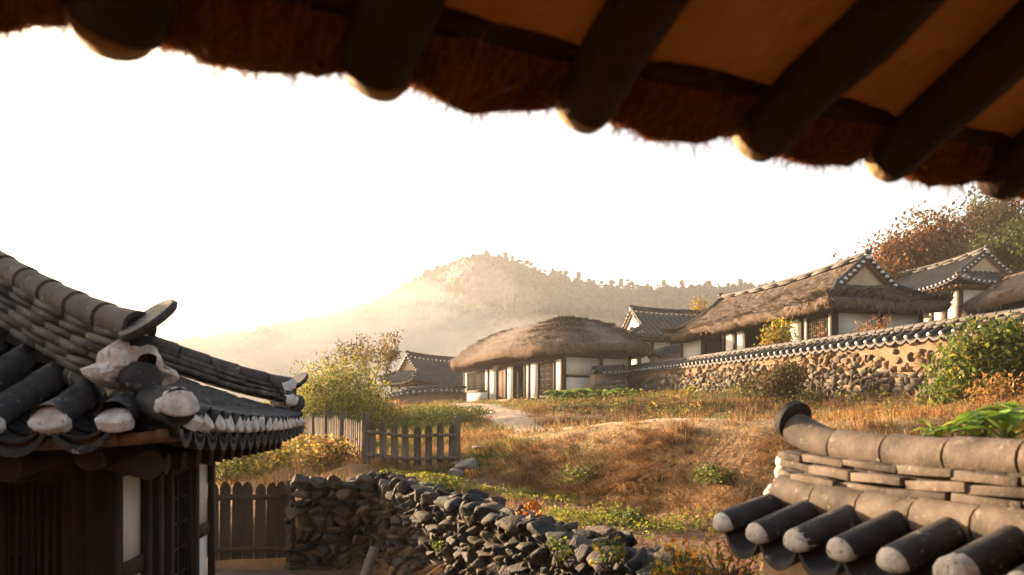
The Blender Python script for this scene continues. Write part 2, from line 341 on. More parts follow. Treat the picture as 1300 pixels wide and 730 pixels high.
def leaves(mb, c, size, cols, flat=0.0):
    n = len(c); size = np.broadcast_to(size, (n,))[:, None]
    nn = rng.normal(size=(n, 3)); nn[:, 2] += flat; nn = nrm(nn)
    t = nrm(np.cross(nn, rng.normal(size=(n, 3)))); b = np.cross(nn, t)
    v = np.stack([c - t * size, c + b * size * .5 + nn * size * .18, c + t * size, c - b * size * .5 + nn * size * .18], 1)
    f = np.arange(n * 4).reshape(n, 4)
    mb.add(v.reshape(-1, 3), f, np.repeat(cols, 4, axis=0))
def blades(mb, p, h, lean, w, cols):
    n = len(p); h = h[:, None]; w = np.broadcast_to(w, (n,))[:, None]
    s = rng.normal(size=(n, 3)); s[:, 2] = 0; s = nrm(s)
    up = np.array([0, 0, 1.])
    m = p + up * h * .6 + lean * h * .3; t = p + up * h * .85 + lean * h
    v = np.stack([p - s * w, p + s * w, m + s * w * .7, m - s * w * .7, t], 1).reshape(-1, 3)
    k = np.arange(n)[:, None] * 5
    mb.f.append(k + np.array([[0, 1, 2, 3]]) + mb.n); mb.f.append(k + np.array([[3, 2, 4]]) + mb.n)
    mb.v.append(v); mb.c.append(np.repeat(cols, 5, axis=0)); mb.n += len(v)
def palette(n, cols, var=.18, wts=None):
    cols = np.asarray(cols, float); i = rng.choice(len(cols), n, p=wts)
    return np.clip(cols[i] * (1 + rng.normal(0, var, (n, 1))) * (1 + rng.normal(0, var * .3, (n, 3))), .004, 1)

# ------------------------------------------------------------------ roofs
class Local:
    """house frame: origin (x, y), u axis, w axis"""
    def __init__(s, o, u): s.o = np.array(o, float); s.u = nrm(u); s.w = np.array([-s.u[1], s.u[0]])
    def flip(s): s.w = -s.w; return s
    def __call__(s, u, w, z):
        u, w, z = np.broadcast_arrays(np.asarray(u, float), np.asarray(w, float), np.asarray(z, float))
        return np.stack([s.o[0] + s.u[0] * u + s.w[0] * w, s.o[1] + s.u[1] * u + s.w[1] * w, z], -1)

class HipRoof:
    """hip-and-gable roof; eave rectangle [0,Lu]x[0,Lw], gables g inside each end"""
    def __init__(s, L, Lu, Lw, g, ze, zr, up=.25, sag=.12, conc=.3):
        s.L, s.Lu, s.Lw, s.g, s.ze, s.zr, s.up, s.sag, s.conc = L, Lu, Lw, g, ze, zr, up, sag, conc
    def prof(s, d):
        t = np.clip(d / (s.Lw / 2), 0, 1); return (1 - s.conc) * t + s.conc * t * t
    def z(s, u, w, d):
        cu = np.abs(u - s.Lu / 2) / (s.Lu / 2); cw = np.abs(w - s.Lw / 2) / (s.Lw / 2)
        t = np.clip(d / (s.Lw / 2), 0, 1)
        return s.ze + (s.zr - s.ze) * s.prof(d) + s.up * (cu ** 5) * (cw ** 3) * (1 - t) + s.sag * t * cu ** 2
    def front(s, u, n, back=False):
        m = min(s.Lw / 2, max(.02, u if u < s.g else s.Lw), max(.02, s.Lu - u if u > s.Lu - s.g else s.Lw))
        w = np.linspace(0, m, n); z = s.z(np.full(n, u), w, w)
        return s.L(np.full(n, u), s.Lw - w if back else w, z)
    def end(s, w, n, far=False):
        m = max(.02, min(s.g, w, s.Lw - w)); u = np.linspace(0, m, n); z = s.z(u, np.full(n, w), u)
        return s.L(s.Lu - u if far else u, np.full(n, w), z)
    def patch(s, which, sp, n):
        if which in ('front', 'back'):
            k = max(2, round(s.Lu / sp)); us = np.linspace(0, s.Lu, k + 1)
            return np.stack([s.front(u, n, which == 'back') for u in us])
        k = max(2, round(s.Lw / sp)); ws = np.linspace(0, s.Lw, k + 1)
        return np.stack([s.end(w, n, which == 'far') for w in ws])
    def hip(s, far, back, n=10, lift=0):
        d = np.linspace(.0, s.g, n); u = d; w = d; z = s.z(u, w, d) + lift
        return s.L(s.Lu - u if far else u, s.Lw - w if back else w, z)
    def ridge(s, n=14, lift=0, ext=.12):
        u = np.linspace(s.g - ext, s.Lu - s.g + ext, n); return s.L(u, np.full(n, s.Lw / 2), s.z(u, np.full(n, s.Lw / 2), np.full(n, s.Lw / 2)) + lift)
    def verge(s, far, back, n=8, lift=0, ext=.1):
        w = np.linspace(s.g, s.Lw / 2, n); u = np.full(n, s.g - ext); z = s.z(u, w, w) + lift
        return s.L(s.Lu - u if far else u, s.Lw - w if back else w, z)

def tile_rows(mb, Pt, r, sides=6, step=0.0, valley=1, th=.05):
    """round tile rows on a patch (rows, n, 3) with pan valleys between them"""
    nrow, n = Pt.shape[:2]
    lines = []
    dn = .4 * r
    for i in range(nrow):
        lines.append(Pt[i] + np.array([0, 0, -dn * .2]))
        if i < nrow - 1:
            for k in range(valley):
                x = (k + 1) / (valley + 1); q = Pt[i] * (1 - x) + Pt[i + 1] * x; q = q + np.array([0, 0, -dn - r * 1.1 * (1 - (2 * x - 1) ** 2) * (valley > 1)])
                # lower eave lip of the pan tile
                lines.append(q)
    lines = np.stack(lines)
    mb.grid(lines)
    low = lines.copy(); low[:, :, 2] -= th
    mb.grid(low); lip = np.stack([lines[:, 0], low[:, 0]], 1); mb.grid(lip)
    for i in range(nrow):
        row = Pt[i]
        ln = np.linalg.norm(row[-1] - row[0])
        if ln < r * 1.5: continue
        if step:
            m = max(1, int(round(ln / step))); pts = []; rad = []
            t = np.linspace(0, 1, n)
            for k in range(m):
                for x, q in ((k / m, 1.0), ((k + .995) / m, .88)):
                    pts.append([np.interp(x, t, row[:, j]) for j in range(3)]); rad.append(r * q)
            c = 1 + rng.normal(0, .12, m); cc = np.repeat(np.repeat(c, 2), sides + 1)[:, None] * np.ones(3)
            mb.tube(pts, rad, sides, col=cc, arc=(-.25, math.pi + .25))
        else: mb.tube(row, r, sides, arc=(0, math.pi))

def plug(mb, p, d, r, bulge=.35, vary=.0):
    """domed lime plug on the end of a tile row"""
    r = r * rng.uniform(.93, 1.05); bulge = bulge * rng.uniform(.6, 1.4); d = nrm(np.asarray(d) + rng.normal(0, .06, 3) * np.linalg.norm(d)); a = nrm(np.cross(d, (0, 0, 1))); b = np.cross(a, d); rings = []
    for k in range(5):
        x = k / 4; rr = r * math.cos(x * math.pi / 2 * .98); o = d * r * bulge * math.sin(x * math.pi / 2)
        ang = np.linspace(0, 2 * math.pi, 14, endpoint=False)
        rings.append(np.asarray(p) + o + (np.cos(ang)[:, None] * a + np.sin(ang)[:, None] * b * np.where(np.sin(ang) < 0, .45, 1)[:, None]) * rr)
    back = rings[0] - d * r * .6
    mb.grid(np.stack([back] + rings, 1), close_u=True)

def stack_ridge(mb, pts, w, h, layers=3, seg=.35):
    """courses of flat tiles under a ridge line (pts = line of the base); returns the top line"""
    pts = np.asarray(pts, float); ln = np.linalg.norm(np.diff(pts, axis=0), axis=1).sum(); tt = np.concatenate([[0], np.cumsum(np.linalg.norm(np.diff(pts, axis=0), axis=1))]) / ln
    def pos(x): return np.array([np.interp(x, tt, pts[:, j]) for j in range(3)])
    lh = h / layers
    for k in range(layers):
        x = rng.uniform(-.5, 0) * seg / ln
        while x < 1:
            x1 = min(1, x + seg / ln * rng.uniform(.85, 1.15)); x0 = max(0, x)
            if x1 - x0 > .02 * seg / ln:
                z = np.array([0, 0, lh * (k + .5)]); ta, tb = rng.normal(0, lh * .10, 2); sh = rng.normal(0, w * .03, 3) * [1, 1, 0]
                mb.bar(pos(x0) + z + sh + [0, 0, ta], pos(x1 - .03 * seg / ln) + z + sh + [0, 0, tb], w * (1 - .07 * k) * rng.uniform(.9, 1.1), lh * rng.uniform(.62, .86), col=(rng.uniform(.55, 1.25),) * 3, rough=lh * .05, seg=2)
            x = x1
    mb.bar(pos(0.01), pos(.99), w * .6, h * .2, col=(.5, .5, .5)) if False else None
    core = [pos(x) + np.array([0, 0, h * .5]) for x in np.linspace(.005, .995, len(pts))]
    for a, b in zip(core[:-1], core[1:]): mb.bar(a, b, w * max(.4, .84 - .07 * layers), h * .98, col=(.22, .2, .19))
    return np.array([pos(x) + np.array([0, 0, h]) for x in np.linspace(0, 1, len(pts))])
def seg_tube(mb, pts, r, seg=.33, sides=10):
    pts = np.asarray(pts, float); dl = np.linalg.norm(np.diff(pts, axis=0), axis=1); ln = dl.sum(); tt = np.concatenate([[0], np.cumsum(dl)]) / ln
    m = max(1, int(round(ln / seg)))
    for k in range(m):
        xs = np.linspace((k + .02) / m, (k + .955) / m, 4)
        q = np.array([[np.interp(x, tt, pts[:, j]) for j in range(3)] for x in xs])
        mb.tube(q, np.linspace(r * 1.04, r * .93, 4), sides, col=(rng.uniform(.7, 1.2),) * 3)
    mb.tube(pts - [0, 0, r * .06], r * .84, sides, col=(.2, .19, .18))

def patch_normals(Pt):
    du = np.gradient(Pt, axis=0); dv = np.gradient(Pt, axis=1); n = nrm(np.cross(du, dv)); return np.where(n[..., 2:3] < 0, -n, n)
def strands(mb, Pt, n, ln, w, cols, lift=(.01, .05), vpow=1.0, jit=.15, bands=0):
    R_, N_ = Pt.shape[:2]; Nn = patch_normals(Pt)
    u = rng.random(n) * (R_ - 1.001); v = rng.random(n) ** vpow * (N_ - 1.001)
    i = u.astype(int); j = v.astype(int); fu = (u - i)[:, None]; fv = (v - j)[:, None]
    bl = lambda A: (A[i, j] * (1 - fu) + A[i + 1, j] * fu) * (1 - fv) + (A[i, j + 1] * (1 - fu) + A[i + 1, j + 1] * fu) * fv
    p = bl(Pt); nn = nrm(bl(Nn))
    dn = nrm((Pt[i, j] - Pt[i, j + 1]) * (1 - fu) + (Pt[i + 1, j] - Pt[i + 1, j + 1]) * fu); dn = nrm(dn + rng.normal(0, jit, (n, 3)))
    sd_ = nrm(np.cross(nn, dn)); l = (ln * rng.uniform(.5, 1.4, n))[:, None]; W_ = w * rng.uniform(.6, 1.4, (n, 1))
    if bands:   # shade put into the straw colour: dark under each course edge, pale lower ends
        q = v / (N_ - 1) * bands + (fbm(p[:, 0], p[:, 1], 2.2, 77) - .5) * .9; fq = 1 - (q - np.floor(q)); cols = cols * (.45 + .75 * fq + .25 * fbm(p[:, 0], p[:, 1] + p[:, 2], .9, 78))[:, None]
    a = p + nn * lift[0]; b = a + dn * l * .6 + nn * lift[1] * rng.uniform(.2, 1, (n, 1)); c = a + dn * l + nn * rng.uniform(-.2, 1, (n, 1)) * lift[1]
    vv = np.stack([a - sd_ * W_, a + sd_ * W_, b + sd_ * W_ * .8, b - sd_ * W_ * .8, c], 1).reshape(-1, 3); k = np.arange(n)[:, None] * 5
    mb.f.append(k + np.array([[0, 1, 2, 3]]) + mb.n); mb.f.append(k + np.array([[3, 2, 4]]) + mb.n)
    mb.v.append(vv); mb.c.append(np.repeat(cols, 5, axis=0)); mb.n += len(vv)
def rumple(Pt, amp, sc_, tiers=0, seed=0):
    """uneven thatch: lumps plus a few overlapping courses"""
    Nn = patch_normals(Pt); x, y, z = Pt[..., 0], Pt[..., 1], Pt[..., 2]
    d = (fbm(x + z * .7, y - z * .4, sc_, seed) - .5) * 2 * amp
    if tiers:
        N_ = Pt.shape[1]; v = np.linspace(0, 1, N_)[None] * tiers + (fbm(x, y, 2.5, seed + 5) - .5) * .5
        fr = v - np.floor(v); d = d + .15 * (1 - fr) ** 1.3 * (.3 + 1.2 * fbm(x, y + z, 1.2, seed + 8)) * np.clip((.82 - np.linspace(0, 1, N_)[None]) / .25, 0, 1)
    return Pt + Nn * d[..., None]
GREYSTRAW = [(.95, .92, .9), (.6, .57, .55), (1.2, 1.12, 1.05), (.38, .35, .33), (1.2, .95, .72)]

def thatch_cover(root, Pts, thick, dens, fringe, close=False, name='thatch_roof', seed=0, wide=.018):
    """thick straw skin over patches: surface, rounded eave edge, strands and an orange fringe under the edge"""
    mb = MB(); fr = MB()
    for Pt in Pts:
        c = (.5 + .7 * fbm(Pt[..., 0], Pt[..., 1] + Pt[..., 2], .6, seed)); c = c[..., None] * np.ones(3)
        mb.grid(Pt, c, close_u=close)
        out = nrm((Pt[:, 0] - Pt[:, 1]) * np.array([1, 1, 0])); e = Pt[:, 0]
        if len(Pts) > 1: out = np.tile(nrm(out[len(out) // 3:-len(out) // 3].mean(0)), (len(out), 1))
        prof = [e, e + out * .04 - [0, 0, thick * .3], e - out * .0 - [0, 0, thick * .7], e - out * .12 - [0, 0, thick]]
        mb.grid(np.stack(prof, 1), np.array([.85, .75, .62]), close_u=close)
        inn = e - out * .12 - [0, 0, thick]
        fr.grid(np.stack([inn, inn - out * .5 + [0, 0, .15]], 1), close_u=close)
        area = np.linalg.norm(np.cross(Pt[1:, :-1] - Pt[:-1, :-1], Pt[:-1, 1:] - Pt[:-1, :-1]), axis=-1).sum()
        n = int(area * dens)
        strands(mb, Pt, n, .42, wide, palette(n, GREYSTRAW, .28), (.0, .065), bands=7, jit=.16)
        # edge straws hanging down
        EP = np.stack([e - out * .1 - [0, 0, thick * .95], e - [0, 0, thick * .5], e + out * .02], 1)
        n2 = int(np.linalg.norm(np.diff(e, axis=0), axis=1).sum() * fringe)
        strands(mb, EP, n2, thick * .55, wide * .8, palette(n2, GREYSTRAW, .25), (.0, .03), jit=.3)
        strands(fr, np.stack([e - out * .25 - [0, 0, thick * .9], e - out * .06 - [0, 0, thick * .85]], 1), n2, thick * .5, wide * .8, palette(n2, [(1, 1, 1), (1.3, 1.1, .8), (.6, .5, .4)], .25), (.0, .02), jit=.4)
    o = mb.build(name, M['thatch'], root, smooth=False)
    fr.build('eave_straw', M['thatch_or'], o)
    return o

# ------------------------------------------------------------------ timber facades
class Wall:
    def __init__(s, p0, p1, outn):
        s.p = np.array(p0, float); s.a = nrm(np.array(p1, float) - s.p); s.len = np.linalg.norm(np.array(p1) - s.p); n = np.array([s.a[1], -s.a[0]])
        s.n = n if n @ np.asarray(outn) > 0 else -n
    def q(s, u, d, z): e = s.p + s.a * u + s.n * d; return (e[0], e[1], z)
    def box(s, mb, u0, u1, d0, d1, z0, z1, col=(1, 1, 1)):
        mb.box8([s.q(u0, d0, z0), s.q(u1, d0, z0), s.q(u1, d1, z0), s.q(u0, d1, z0), s.q(u0, d0, z1), s.q(u1, d0, z1), s.q(u1, d1, z1), s.q(u0, d1, z1)], col)

def facade(root, W, z0, z1, bays, post=.2, sill=.18, head=.22, tie=None, plaster='plaster', smallparts=True):
    """bays: (kind, u0, u1) as fractions; posts stand at bay ends"""
    Lg = W.len; ends = sorted(set([round(b[1], 4) for b in bays] + [round(b[2], 4) for b in bays]))
    for e in ends:
        u = e * Lg; mb = MB(); W.box(mb, u - post / 2, u + post / 2, -.14, .06, z0, z1); mb.build('post', M['timber'], root)
    mb = MB(); W.box(mb, 0, Lg, -.11, .04, z1 - head, z1 - .004); mb.build('beam', M['timber_h'], root)
    mb = MB(); W.box(mb, 0, Lg, -.11, .035, z0 + .004, z0 + sill); mb.build('sill_beam', M['timber_h'], root)
    for kind, a, b in bays:
        u0 = a * Lg + post / 2; u1 = b * Lg - post / 2; zb = z0 + sill; zt = z1 - head
        if kind == 'panel':
            mb = MB(); W.box(mb, u0, u1, -.09, 0, zb, zt); mb.build('wall_panel', M[plaster], root)
        elif kind == 'panel2':
            zm = zb + (zt - zb) * .5
            mb = MB(); W.box(mb, u0, u1, -.09, 0, zb, zm); mb.build('wall_panel', M[plaster], root)
            mb = MB(); W.box(mb, u0, u1, -.10, .03, zm, zm + .14); mb.build('beam', M['timber_h'], root)
            mb = MB(); W.box(mb, u0, u1, -.09, 0, zm + .14, zt); mb.build('wall_panel', M[plaster], root)
        elif kind == 'board':
            mb = MB(); nb = max(2, round((u1 - u0) / .22))
            for k in range(nb): W.box(mb, u0 + (u1 - u0) * k / nb + .006, u0 + (u1 - u0) * (k + 1) / nb - .006, -.08, -.01 + rng.uniform(-.01, .01), zb, zt)
            mb.build('board_wall', M['timber_lt'], root)
        elif kind == 'open':
            mb = MB(); W.box(mb, u0, u1, -1.4, -1.3, zb, zt); mb.build('inner_wall', M['timber'], root)
        elif kind in ('door', 'window', 'paperdoor'):
            m = .13 * (u1 - u0) if kind == 'window' else .06 * (u1 - u0); zw = zb + (zt - zb) * (.34 if kind == 'window' else 0)
            if kind == 'window':
                mb = MB(); W.box(mb, u0, u1, -.09, 0, zb, zw - .1); mb.build('wall_panel', M[plaster], root)
                mb = MB(); W.box(mb, u0, u1, -.10, .025, zw - .1, zw); mb.build('sill_beam', M['timber_h'], root)
                for x0, x1 in ((u0, u0 + m), (u1 - m, u1)):
                    mb = MB(); W.box(mb, x0, x1, -.09, 0, zw, zt); mb.build('wall_panel', M[plaster], root)
            else: m = 0
            fr = MB(); a0, a1 = u0 + m, u1 - m; t = .07
            W.box(fr, a0, a0 + t, -.07, .02, zw, zt); W.box(fr, a1 - t, a1, -.07, .02, zw, zt); W.box(fr, a0 + t, a1 - t, -.07, .018, zt - t, zt); W.box(fr, a0 + t, a1 - t, -.07, .018, zw, zw + t)
            d = fr.build('window' if kind == 'window' else 'door', M['timber'], root)
            lf = MB(); mid = (a0 + a1) / 2; lat = MB()
            for x0, x1 in ((a0 + t, mid - .008), (mid + .008, a1 - t)):
                W.box(lf, x0, x1, -.06, -.035, zw + t, zt - t)
                nb = max(3, int((x1 - x0) / .1))
                for k in range(nb + 1):
                    x = x0 + (x1 - x0 - .025) * k / nb; W.box(lat, x, x + .025, -.033, -.012, zw + t, zt - t)
                for k in range(7):
                    zz = zw + t + (zt - zw - 2 * t - .025) * k / 6; W.box(lat, x0, x1, -.034, -.014, zz, zz + .025)
            lf.build('leaf_panel', M['timber'] if kind != 'paperdoor' else M['plaster'], d); lat.build('lattice', M['timber'], d)

def house_root(name, loc, label, cat='house', group='traditional houses of the village'):
    o = empty(name, loc); return tag(o, label, cat, group)
# ------------------------------------------------------------------ far hill, its wood and the mist
RIDGE = [(-400, 452), (-150, 452), (60, 446), (150, 440), (200, 434), (240, 428), (300, 421), (360, 410), (420, 397), (480, 378), (520, 354), (560, 335), (590, 325), (612, 321), (634, 325), (655, 333), (700, 346), (750, 358), (800, 364), (860, 365), (960, 363), (1040, 366), (1120, 372), (1300, 380), (1600, 400)]
RX = np.array([r[0] for r in RIDGE], float); RY = np.array([r[1] for r in RIDGE], float)
pxs = np.linspace(-380, 1600, 260)
ridge_y = np.interp(pxs, RX, RY) + 5; DR = 430 + 40 * np.sin(pxs / 260)
ts = np.concatenate([np.linspace(0, 1, 44), np.linspace(1.06, 1.5, 8)])
HP = []
for px, ry, D in zip(pxs, ridge_y, DR):
    zr = EYE + (HOR - ry) / FPX * D; row = []
    for t in ts:
        d = 200 + (D - 200) * t if t <= 1 else D + (t - 1) * 500
        x = (px - 650) / FPX * d
        z = 1 + (zr - 1) * (t ** 1.25 if t <= 1 else max(0, 1 - (t - 1) * 1.9))
        n = (fbm(np.array([x]), np.array([d]), 70, 4, 4)[0] - .5) * 34 * math.sin(min(1, t) * math.pi) * (zr / 90)
        row.append((x, d, z + n))
    HP.append(row)
HP = np.array(HP)
mb = MB(); mb.grid(HP)
tag(mb.build('hill', M['hill'], smooth=True), kind='structure')
def hill_pt(i, t):
    j = t * 43; j0 = int(min(42, j)); f = j - j0; i0 = int(min(len(HP) - 2, i)); g = i - i0
    a = HP[i0, j0] * (1 - f) + HP[i0, j0 + 1] * f; b = HP[i0 + 1, j0] * (1 - f) + HP[i0 + 1, j0 + 1] * f
    return a * (1 - g) + b * g
crown_lib = []
for k in range(8):
    v, f = ICO[1]; v = v * (1 + rng.normal(0, .2, (len(v), 1))); crown_lib.append((v, f))
mb = MB()
def clump(p, s, tall, col):
    v, f = crown_lib[rng.integers(8)]; a = rng.uniform(0, 6.28); c_, s_ = math.cos(a), math.sin(a)
    q = v @ np.array([[c_, s_, 0], [-s_, c_, 0], [0, 0, 1]]) * np.array([s, s, s * tall]) + p + [0, 0, s * tall * .6]
    mb.add(q, f, col)
for _ in range(13000):
    i = rng.uniform(20, 255); t = rng.uniform(.12, 1) ** .8; p = hill_pt(i, t); px = pxs[int(i)]
    if abs(px - 583) < 12 + rng.normal(0, 3) and .80 < t < .92: continue
    clump(p, rng.uniform(1.0, 2.5), rng.uniform(.7, 1.3), palette(1, [(.044, .054, .043), (.050, .056, .044), (.056, .056, .044), (.040, .050, .042)], .10)[0])
for _ in range(1500):
    i = rng.uniform(30, 250); right_ = pxs[int(i)] > 840; clump(hill_pt(i, rng.uniform(.94, 1.0)) - [0, 0, .8], rng.uniform(.7, 2.0) * (1.15 if right_ else .75), rng.uniform(.8, 1.6), palette(1, [(.036, .046, .032), (.046, .05, .034)], .12)[0])
M['wood'] = mat('hill_wood_leaf', (.7, .7, .7), (1.3, 1.3, 1.2), .4, .95, .8, 1.5, attr=True, bdist=1)
tag(mb.build('hill_wood', M['wood']), kind='stuff', label='hazy autumn woodland covering the far hill', cat='woodland')
mb = MB()
for _ in range(34):
    i = np.argmin(abs(pxs - rng.normal(583, 6))); p = hill_pt(i + .01, rng.uniform(.80, .92))
    put_stone(mb, p + [0, -1, 1.5], rng.uniform(4, 10, 3), (1, 0), (1, 1, 1), STN[2], .4)
tag(mb.build('rock_face', M['cliff'], origin=tuple(hill_pt(int(np.argmin(abs(pxs - 583))), .85))), 'pale bare rock patch high on the hazy hill', 'rock')

# pines standing on the skyline
def far_pine(seed):
    r = np.random.default_rng(seed); tr = MB(); cr = MB(); h = 10
    lean = r.normal(0, .6); tr.tube([(0, 0, -1), (lean * .3, 0, h * .4), (lean, 0, h * .95)], [.35, .28, .12], 5)
    for k in range(r.integers(9, 14)):
        z = h * r.uniform(.28, 1.02); a = r.uniform(0, 6.28); rad = (1.15 - z / h * .75) * r.uniform(1.0, 3.6)
        c = np.array([lean * z / h + math.cos(a) * rad * .6, math.sin(a) * rad * .5, z])
        n = 80; pts = c + r.normal(size=(n, 3)) * np.array([.95, .95, .5]) * r.uniform(.6, 1.2)
        leaves(cr, pts, r.uniform(.28, .55, n), palette(n, [(.04, .05, .025), (.055, .06, .028)], .2))
    return tr, cr
LEAFY = {}
protos = []
for k in range(5):
    root = empty('pine_tree', (0, 0, 0)); tr, cr = far_pine(40 + k)
    tr.build('trunk', M['bark'], root); cr.build('crown', M['leaf'], root); protos.append(root)
sky_px = [(px_, sz_) for px_, sz_ in zip(np.linspace(846, 1000, 17), [.9, .7, 1, .8, .95, .75, 1.05, .8, .9, .7, 1, .8, 1.1, .75, .9, .8, 1])] + [(px_, 1.0) for px_ in np.linspace(646, 842, 30)] + [(640, 1.0), (652, .9), (661, 1.1), (672, 1), (683, .9), (697, .8), (708, .95), (722, 1), (733, .8), (745, 1.2), (752, .9), (768, 1), (781, .85), (790, 1), (803, .9), (812, 1), (826, .8), (838, 1.1), (848, 1), (861, .9), (874, 1), (886, .8), (897, 1), (911, .9), (925, 1), (938, 1.1), (952, .9), (966, 1), (985, 1.3), (524, .55), (508, .6), (545, .4), (468, .6), (440, .6), (415, .6), (396, .7), (372, .7), (351, .8), (330, .75), (312, .8), (296, .8), (281, .9), (266, .8), (250, .8)]
for k, (px, s) in enumerate(sky_px):
    o = protos[k] if k < 5 else copy_tree(protos[rng.integers(5)])
    i = np.interp(px, pxs, np.arange(len(pxs))); p = hill_pt(i, 1.0) + np.array([rng.uniform(-1.5, 1.5), 0, 0])
    o.location = p - np.array([0, 0, .6]); px += rng.uniform(-3, 3); sc_ = s * rng.choice([.28, .36, .42, .5, .62]); o.scale = (sc_ * 1.15, sc_, sc_); o.rotation_euler[2] = rng.uniform(-.5, .5)
    right = px > 600
    tag(o, 'small pine in the row silhouetted along the hill ridge right of the summit' if right else 'small hazy pine on the long hill ridge falling away left of the summit', 'pine tree', 'pines on the right ridge' if right else 'pines on the left ridge')

# air: even haze over everything, and a bank of morning mist in front of the hill
def volmat(name, dens, col, aniso):
    m = bpy.data.materials.new(name); m.use_nodes = True; nt = m.node_tree; nt.nodes.remove(nt.nodes['Principled BSDF'])
    v = nt.nodes.new('ShaderNodeVolumePrincipled'); v.inputs['Density'].default_value = dens; v.inputs['Color'].default_value = (*col, 1); v.inputs['Anisotropy'].default_value = aniso
    nt.links.new(v.outputs[0], nt.nodes['Material Output'].inputs['Volume']); return m
HAZE_D, MIST_D = 0.0005, 0.0034
mb = MB(); mb.box8([(-1000, -200, -30), (1000, -200, -30), (1000, 1000, -30), (-1000, 1000, -30), (-1000, -200, 135), (1000, -200, 135), (1000, 1000, 135), (-1000, 1000, 135)])
tag(mb.build('haze', volmat('haze_air', HAZE_D, (.98, .97, .95), .3)), kind='stuff')
v3, f3 = ICO[3]; MV = volmat('mist_bank', MIST_D, (1, .95, .89), .35)
for px, py, D, rx, ry, rz in ((330, 452, 185, 38, 16, 12), (425, 440, 192, 32, 16, 12), (505, 425, 202, 26, 14, 12), (570, 442, 206, 28, 14, 9), (460, 472, 170, 40, 14, 11), (230, 458, 190, 44, 15, 11), (640, 446, 215, 30, 12, 7), (385, 482, 160, 44, 12, 9),
                              (535, 404, 216, 13, 8, 7), (120, 452, 195, 46, 15, 14), (450, 408, 214, 15, 9, 8)):
    c = at(px, py, D); off = rng.uniform(0, 90, 3)
    for sh in (.62, .95, 1.3):
        o2 = off + sh * .35; amp = .8 + .5 * sh
        dn = np.array([mnoise.noise(Vector(p * 1.3 + o2)) * .42 + mnoise.noise(Vector(p * 2.9 + o2)) * .26 + mnoise.noise(Vector(p * 6.5 + o2)) * .13 for p in v3]) * amp
        mb = MB(); mb.add(v3 * np.maximum(.2, 1 + dn)[:, None] * np.array([rx, ry, rz]) * sh + c + rng.normal(0, 1.5, 3), f3)
        tag(mb.build('mist', MV, origin=tuple(c), smooth=True), kind='stuff')

# ------------------------------------------------------------------ central thatched house
def mound(L, Lu, Lw, ze, H, nphi=120, ns=18, corner=1.3, ridge_in=None, pw=1.75, droop=.0, skew=0.0):
    """closed rows from the rounded eave outline up to a short ridge"""
    ph = np.linspace(0, 2 * math.pi, nphi, endpoint=False); rows = []
    a, b = Lu / 2, Lw / 2; ri = ridge_in or b * 1.15
    for p in ph:
        c, s = math.cos(p), math.sin(p); e = 2 / 4.2
        ou = a * math.copysign(abs(c) ** e, c); ow = b * math.copysign(abs(s) ** e, s)
        iu = np.clip(ou * 1.0, -(a - ri), a - ri)
        t = np.linspace(0, 1, ns)
        u = ou + (iu - ou) * t; w = ow * (1 - t)
        z = ze + H * (1 - (1 - t) ** pw) ** .96 + skew * t * (u / a)
        rows.append(L(u + a, w + b, z))
    return np.stack(rows)
root = house_root('thatched_house', (1, 48, 3.7), 'long low thatched house with white walls and rounded roof midway up the slope')
C = np.array([2.8, 43.0]); fu = nrm(np.array([-3.4, 56.0]) - C)
LH = Local(C, fu); LH.w = np.array([fu[1], -fu[0]]); FL, FWd = 14.4, 4.3
sidev = LH.w
z0, z1 = 3.72, 6.22
Wf = Wall(C, C + fu * FL, -sidev)
facade(root, Wf, z0, z1, [('panel', 0, .068), ('door', .068, .205), ('panel', .205, .285), ('panel', .285, .325), ('open', .325, .435), ('panel', .435, .51), ('board', .51, .61), ('panel', .61, .70), ('window', .70, 1)], post=.13, sill=.16, head=.3)
Ws = Wall(C, C + sidev * FWd, -fu)
facade(root, Ws, z0, z1, [('panel2', 0, .56), ('panel2', .56, 1)], post=.22, sill=.12, head=.2)
for p, q, o_ in ((C + sidev * FWd, C + sidev * FWd + fu * FL, sidev), (C + fu * FL, C + fu * FL + sidev * FWd, fu)):
    W = Wall(p, q, o_); mb = MB(); W.box(mb, .12, W.len - .12, -.1, 0, z0, z1); mb.build('wall_panel', M['plaster'], root)
mb = MB()
for W, u0, u1 in ((Wf, -.25, FL + .2), (Ws, -.2, FWd)):
    n = int((u1 - u0) / .5)
    for k in range(n):
        a0 = u0 + (u1 - u0) * (k + .5) / n; c = W.q(a0, .12, z0 - .1); put_stone(mb, c, (.56, .5, .38), W.a, (palette(1, [(.42, .34, .25), (.34, .29, .23)], .15))[0], STN[2], .08)
mb.build('plinth', M['stone'], root)
mb = MB(); W = Wf
W.box(mb, FL * .28, FL * .62, .1, .7, z0 - .05, z0 + .13); mb.build('stone_step', M['path'], root)
mb = MB(); W.box(mb, FL * .575, FL * .64, .05, .09, z1 - .42, z1 - .12); mb.build('name_board', M['greywood'], root)
LR = Local(C - fu * 1.35 - sidev * 1.1, fu); LR.w = sidev
PT = mound(LR, FL + 4.0, FWd + 3.0, 6.66, 2.1, 160, 24, ridge_in=6.0, skew=-.0)
PT = rumple(PT, .07, 1.0, tiers=7, seed=3)
PTc = np.concatenate([PT, PT[:1]])
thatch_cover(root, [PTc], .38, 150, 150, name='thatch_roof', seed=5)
mb = MB(); inn = PT[:, 0] * .88 + PT[:, -1] * .12; inn[:, 2] = 6.3
mb.add(np.concatenate([inn, inn.mean(0, keepdims=True)]), np.array([(k, (k + 1) % 160, 160) for k in range(160)])); mb.build('eave_ceiling', M['timber_lt'], root)

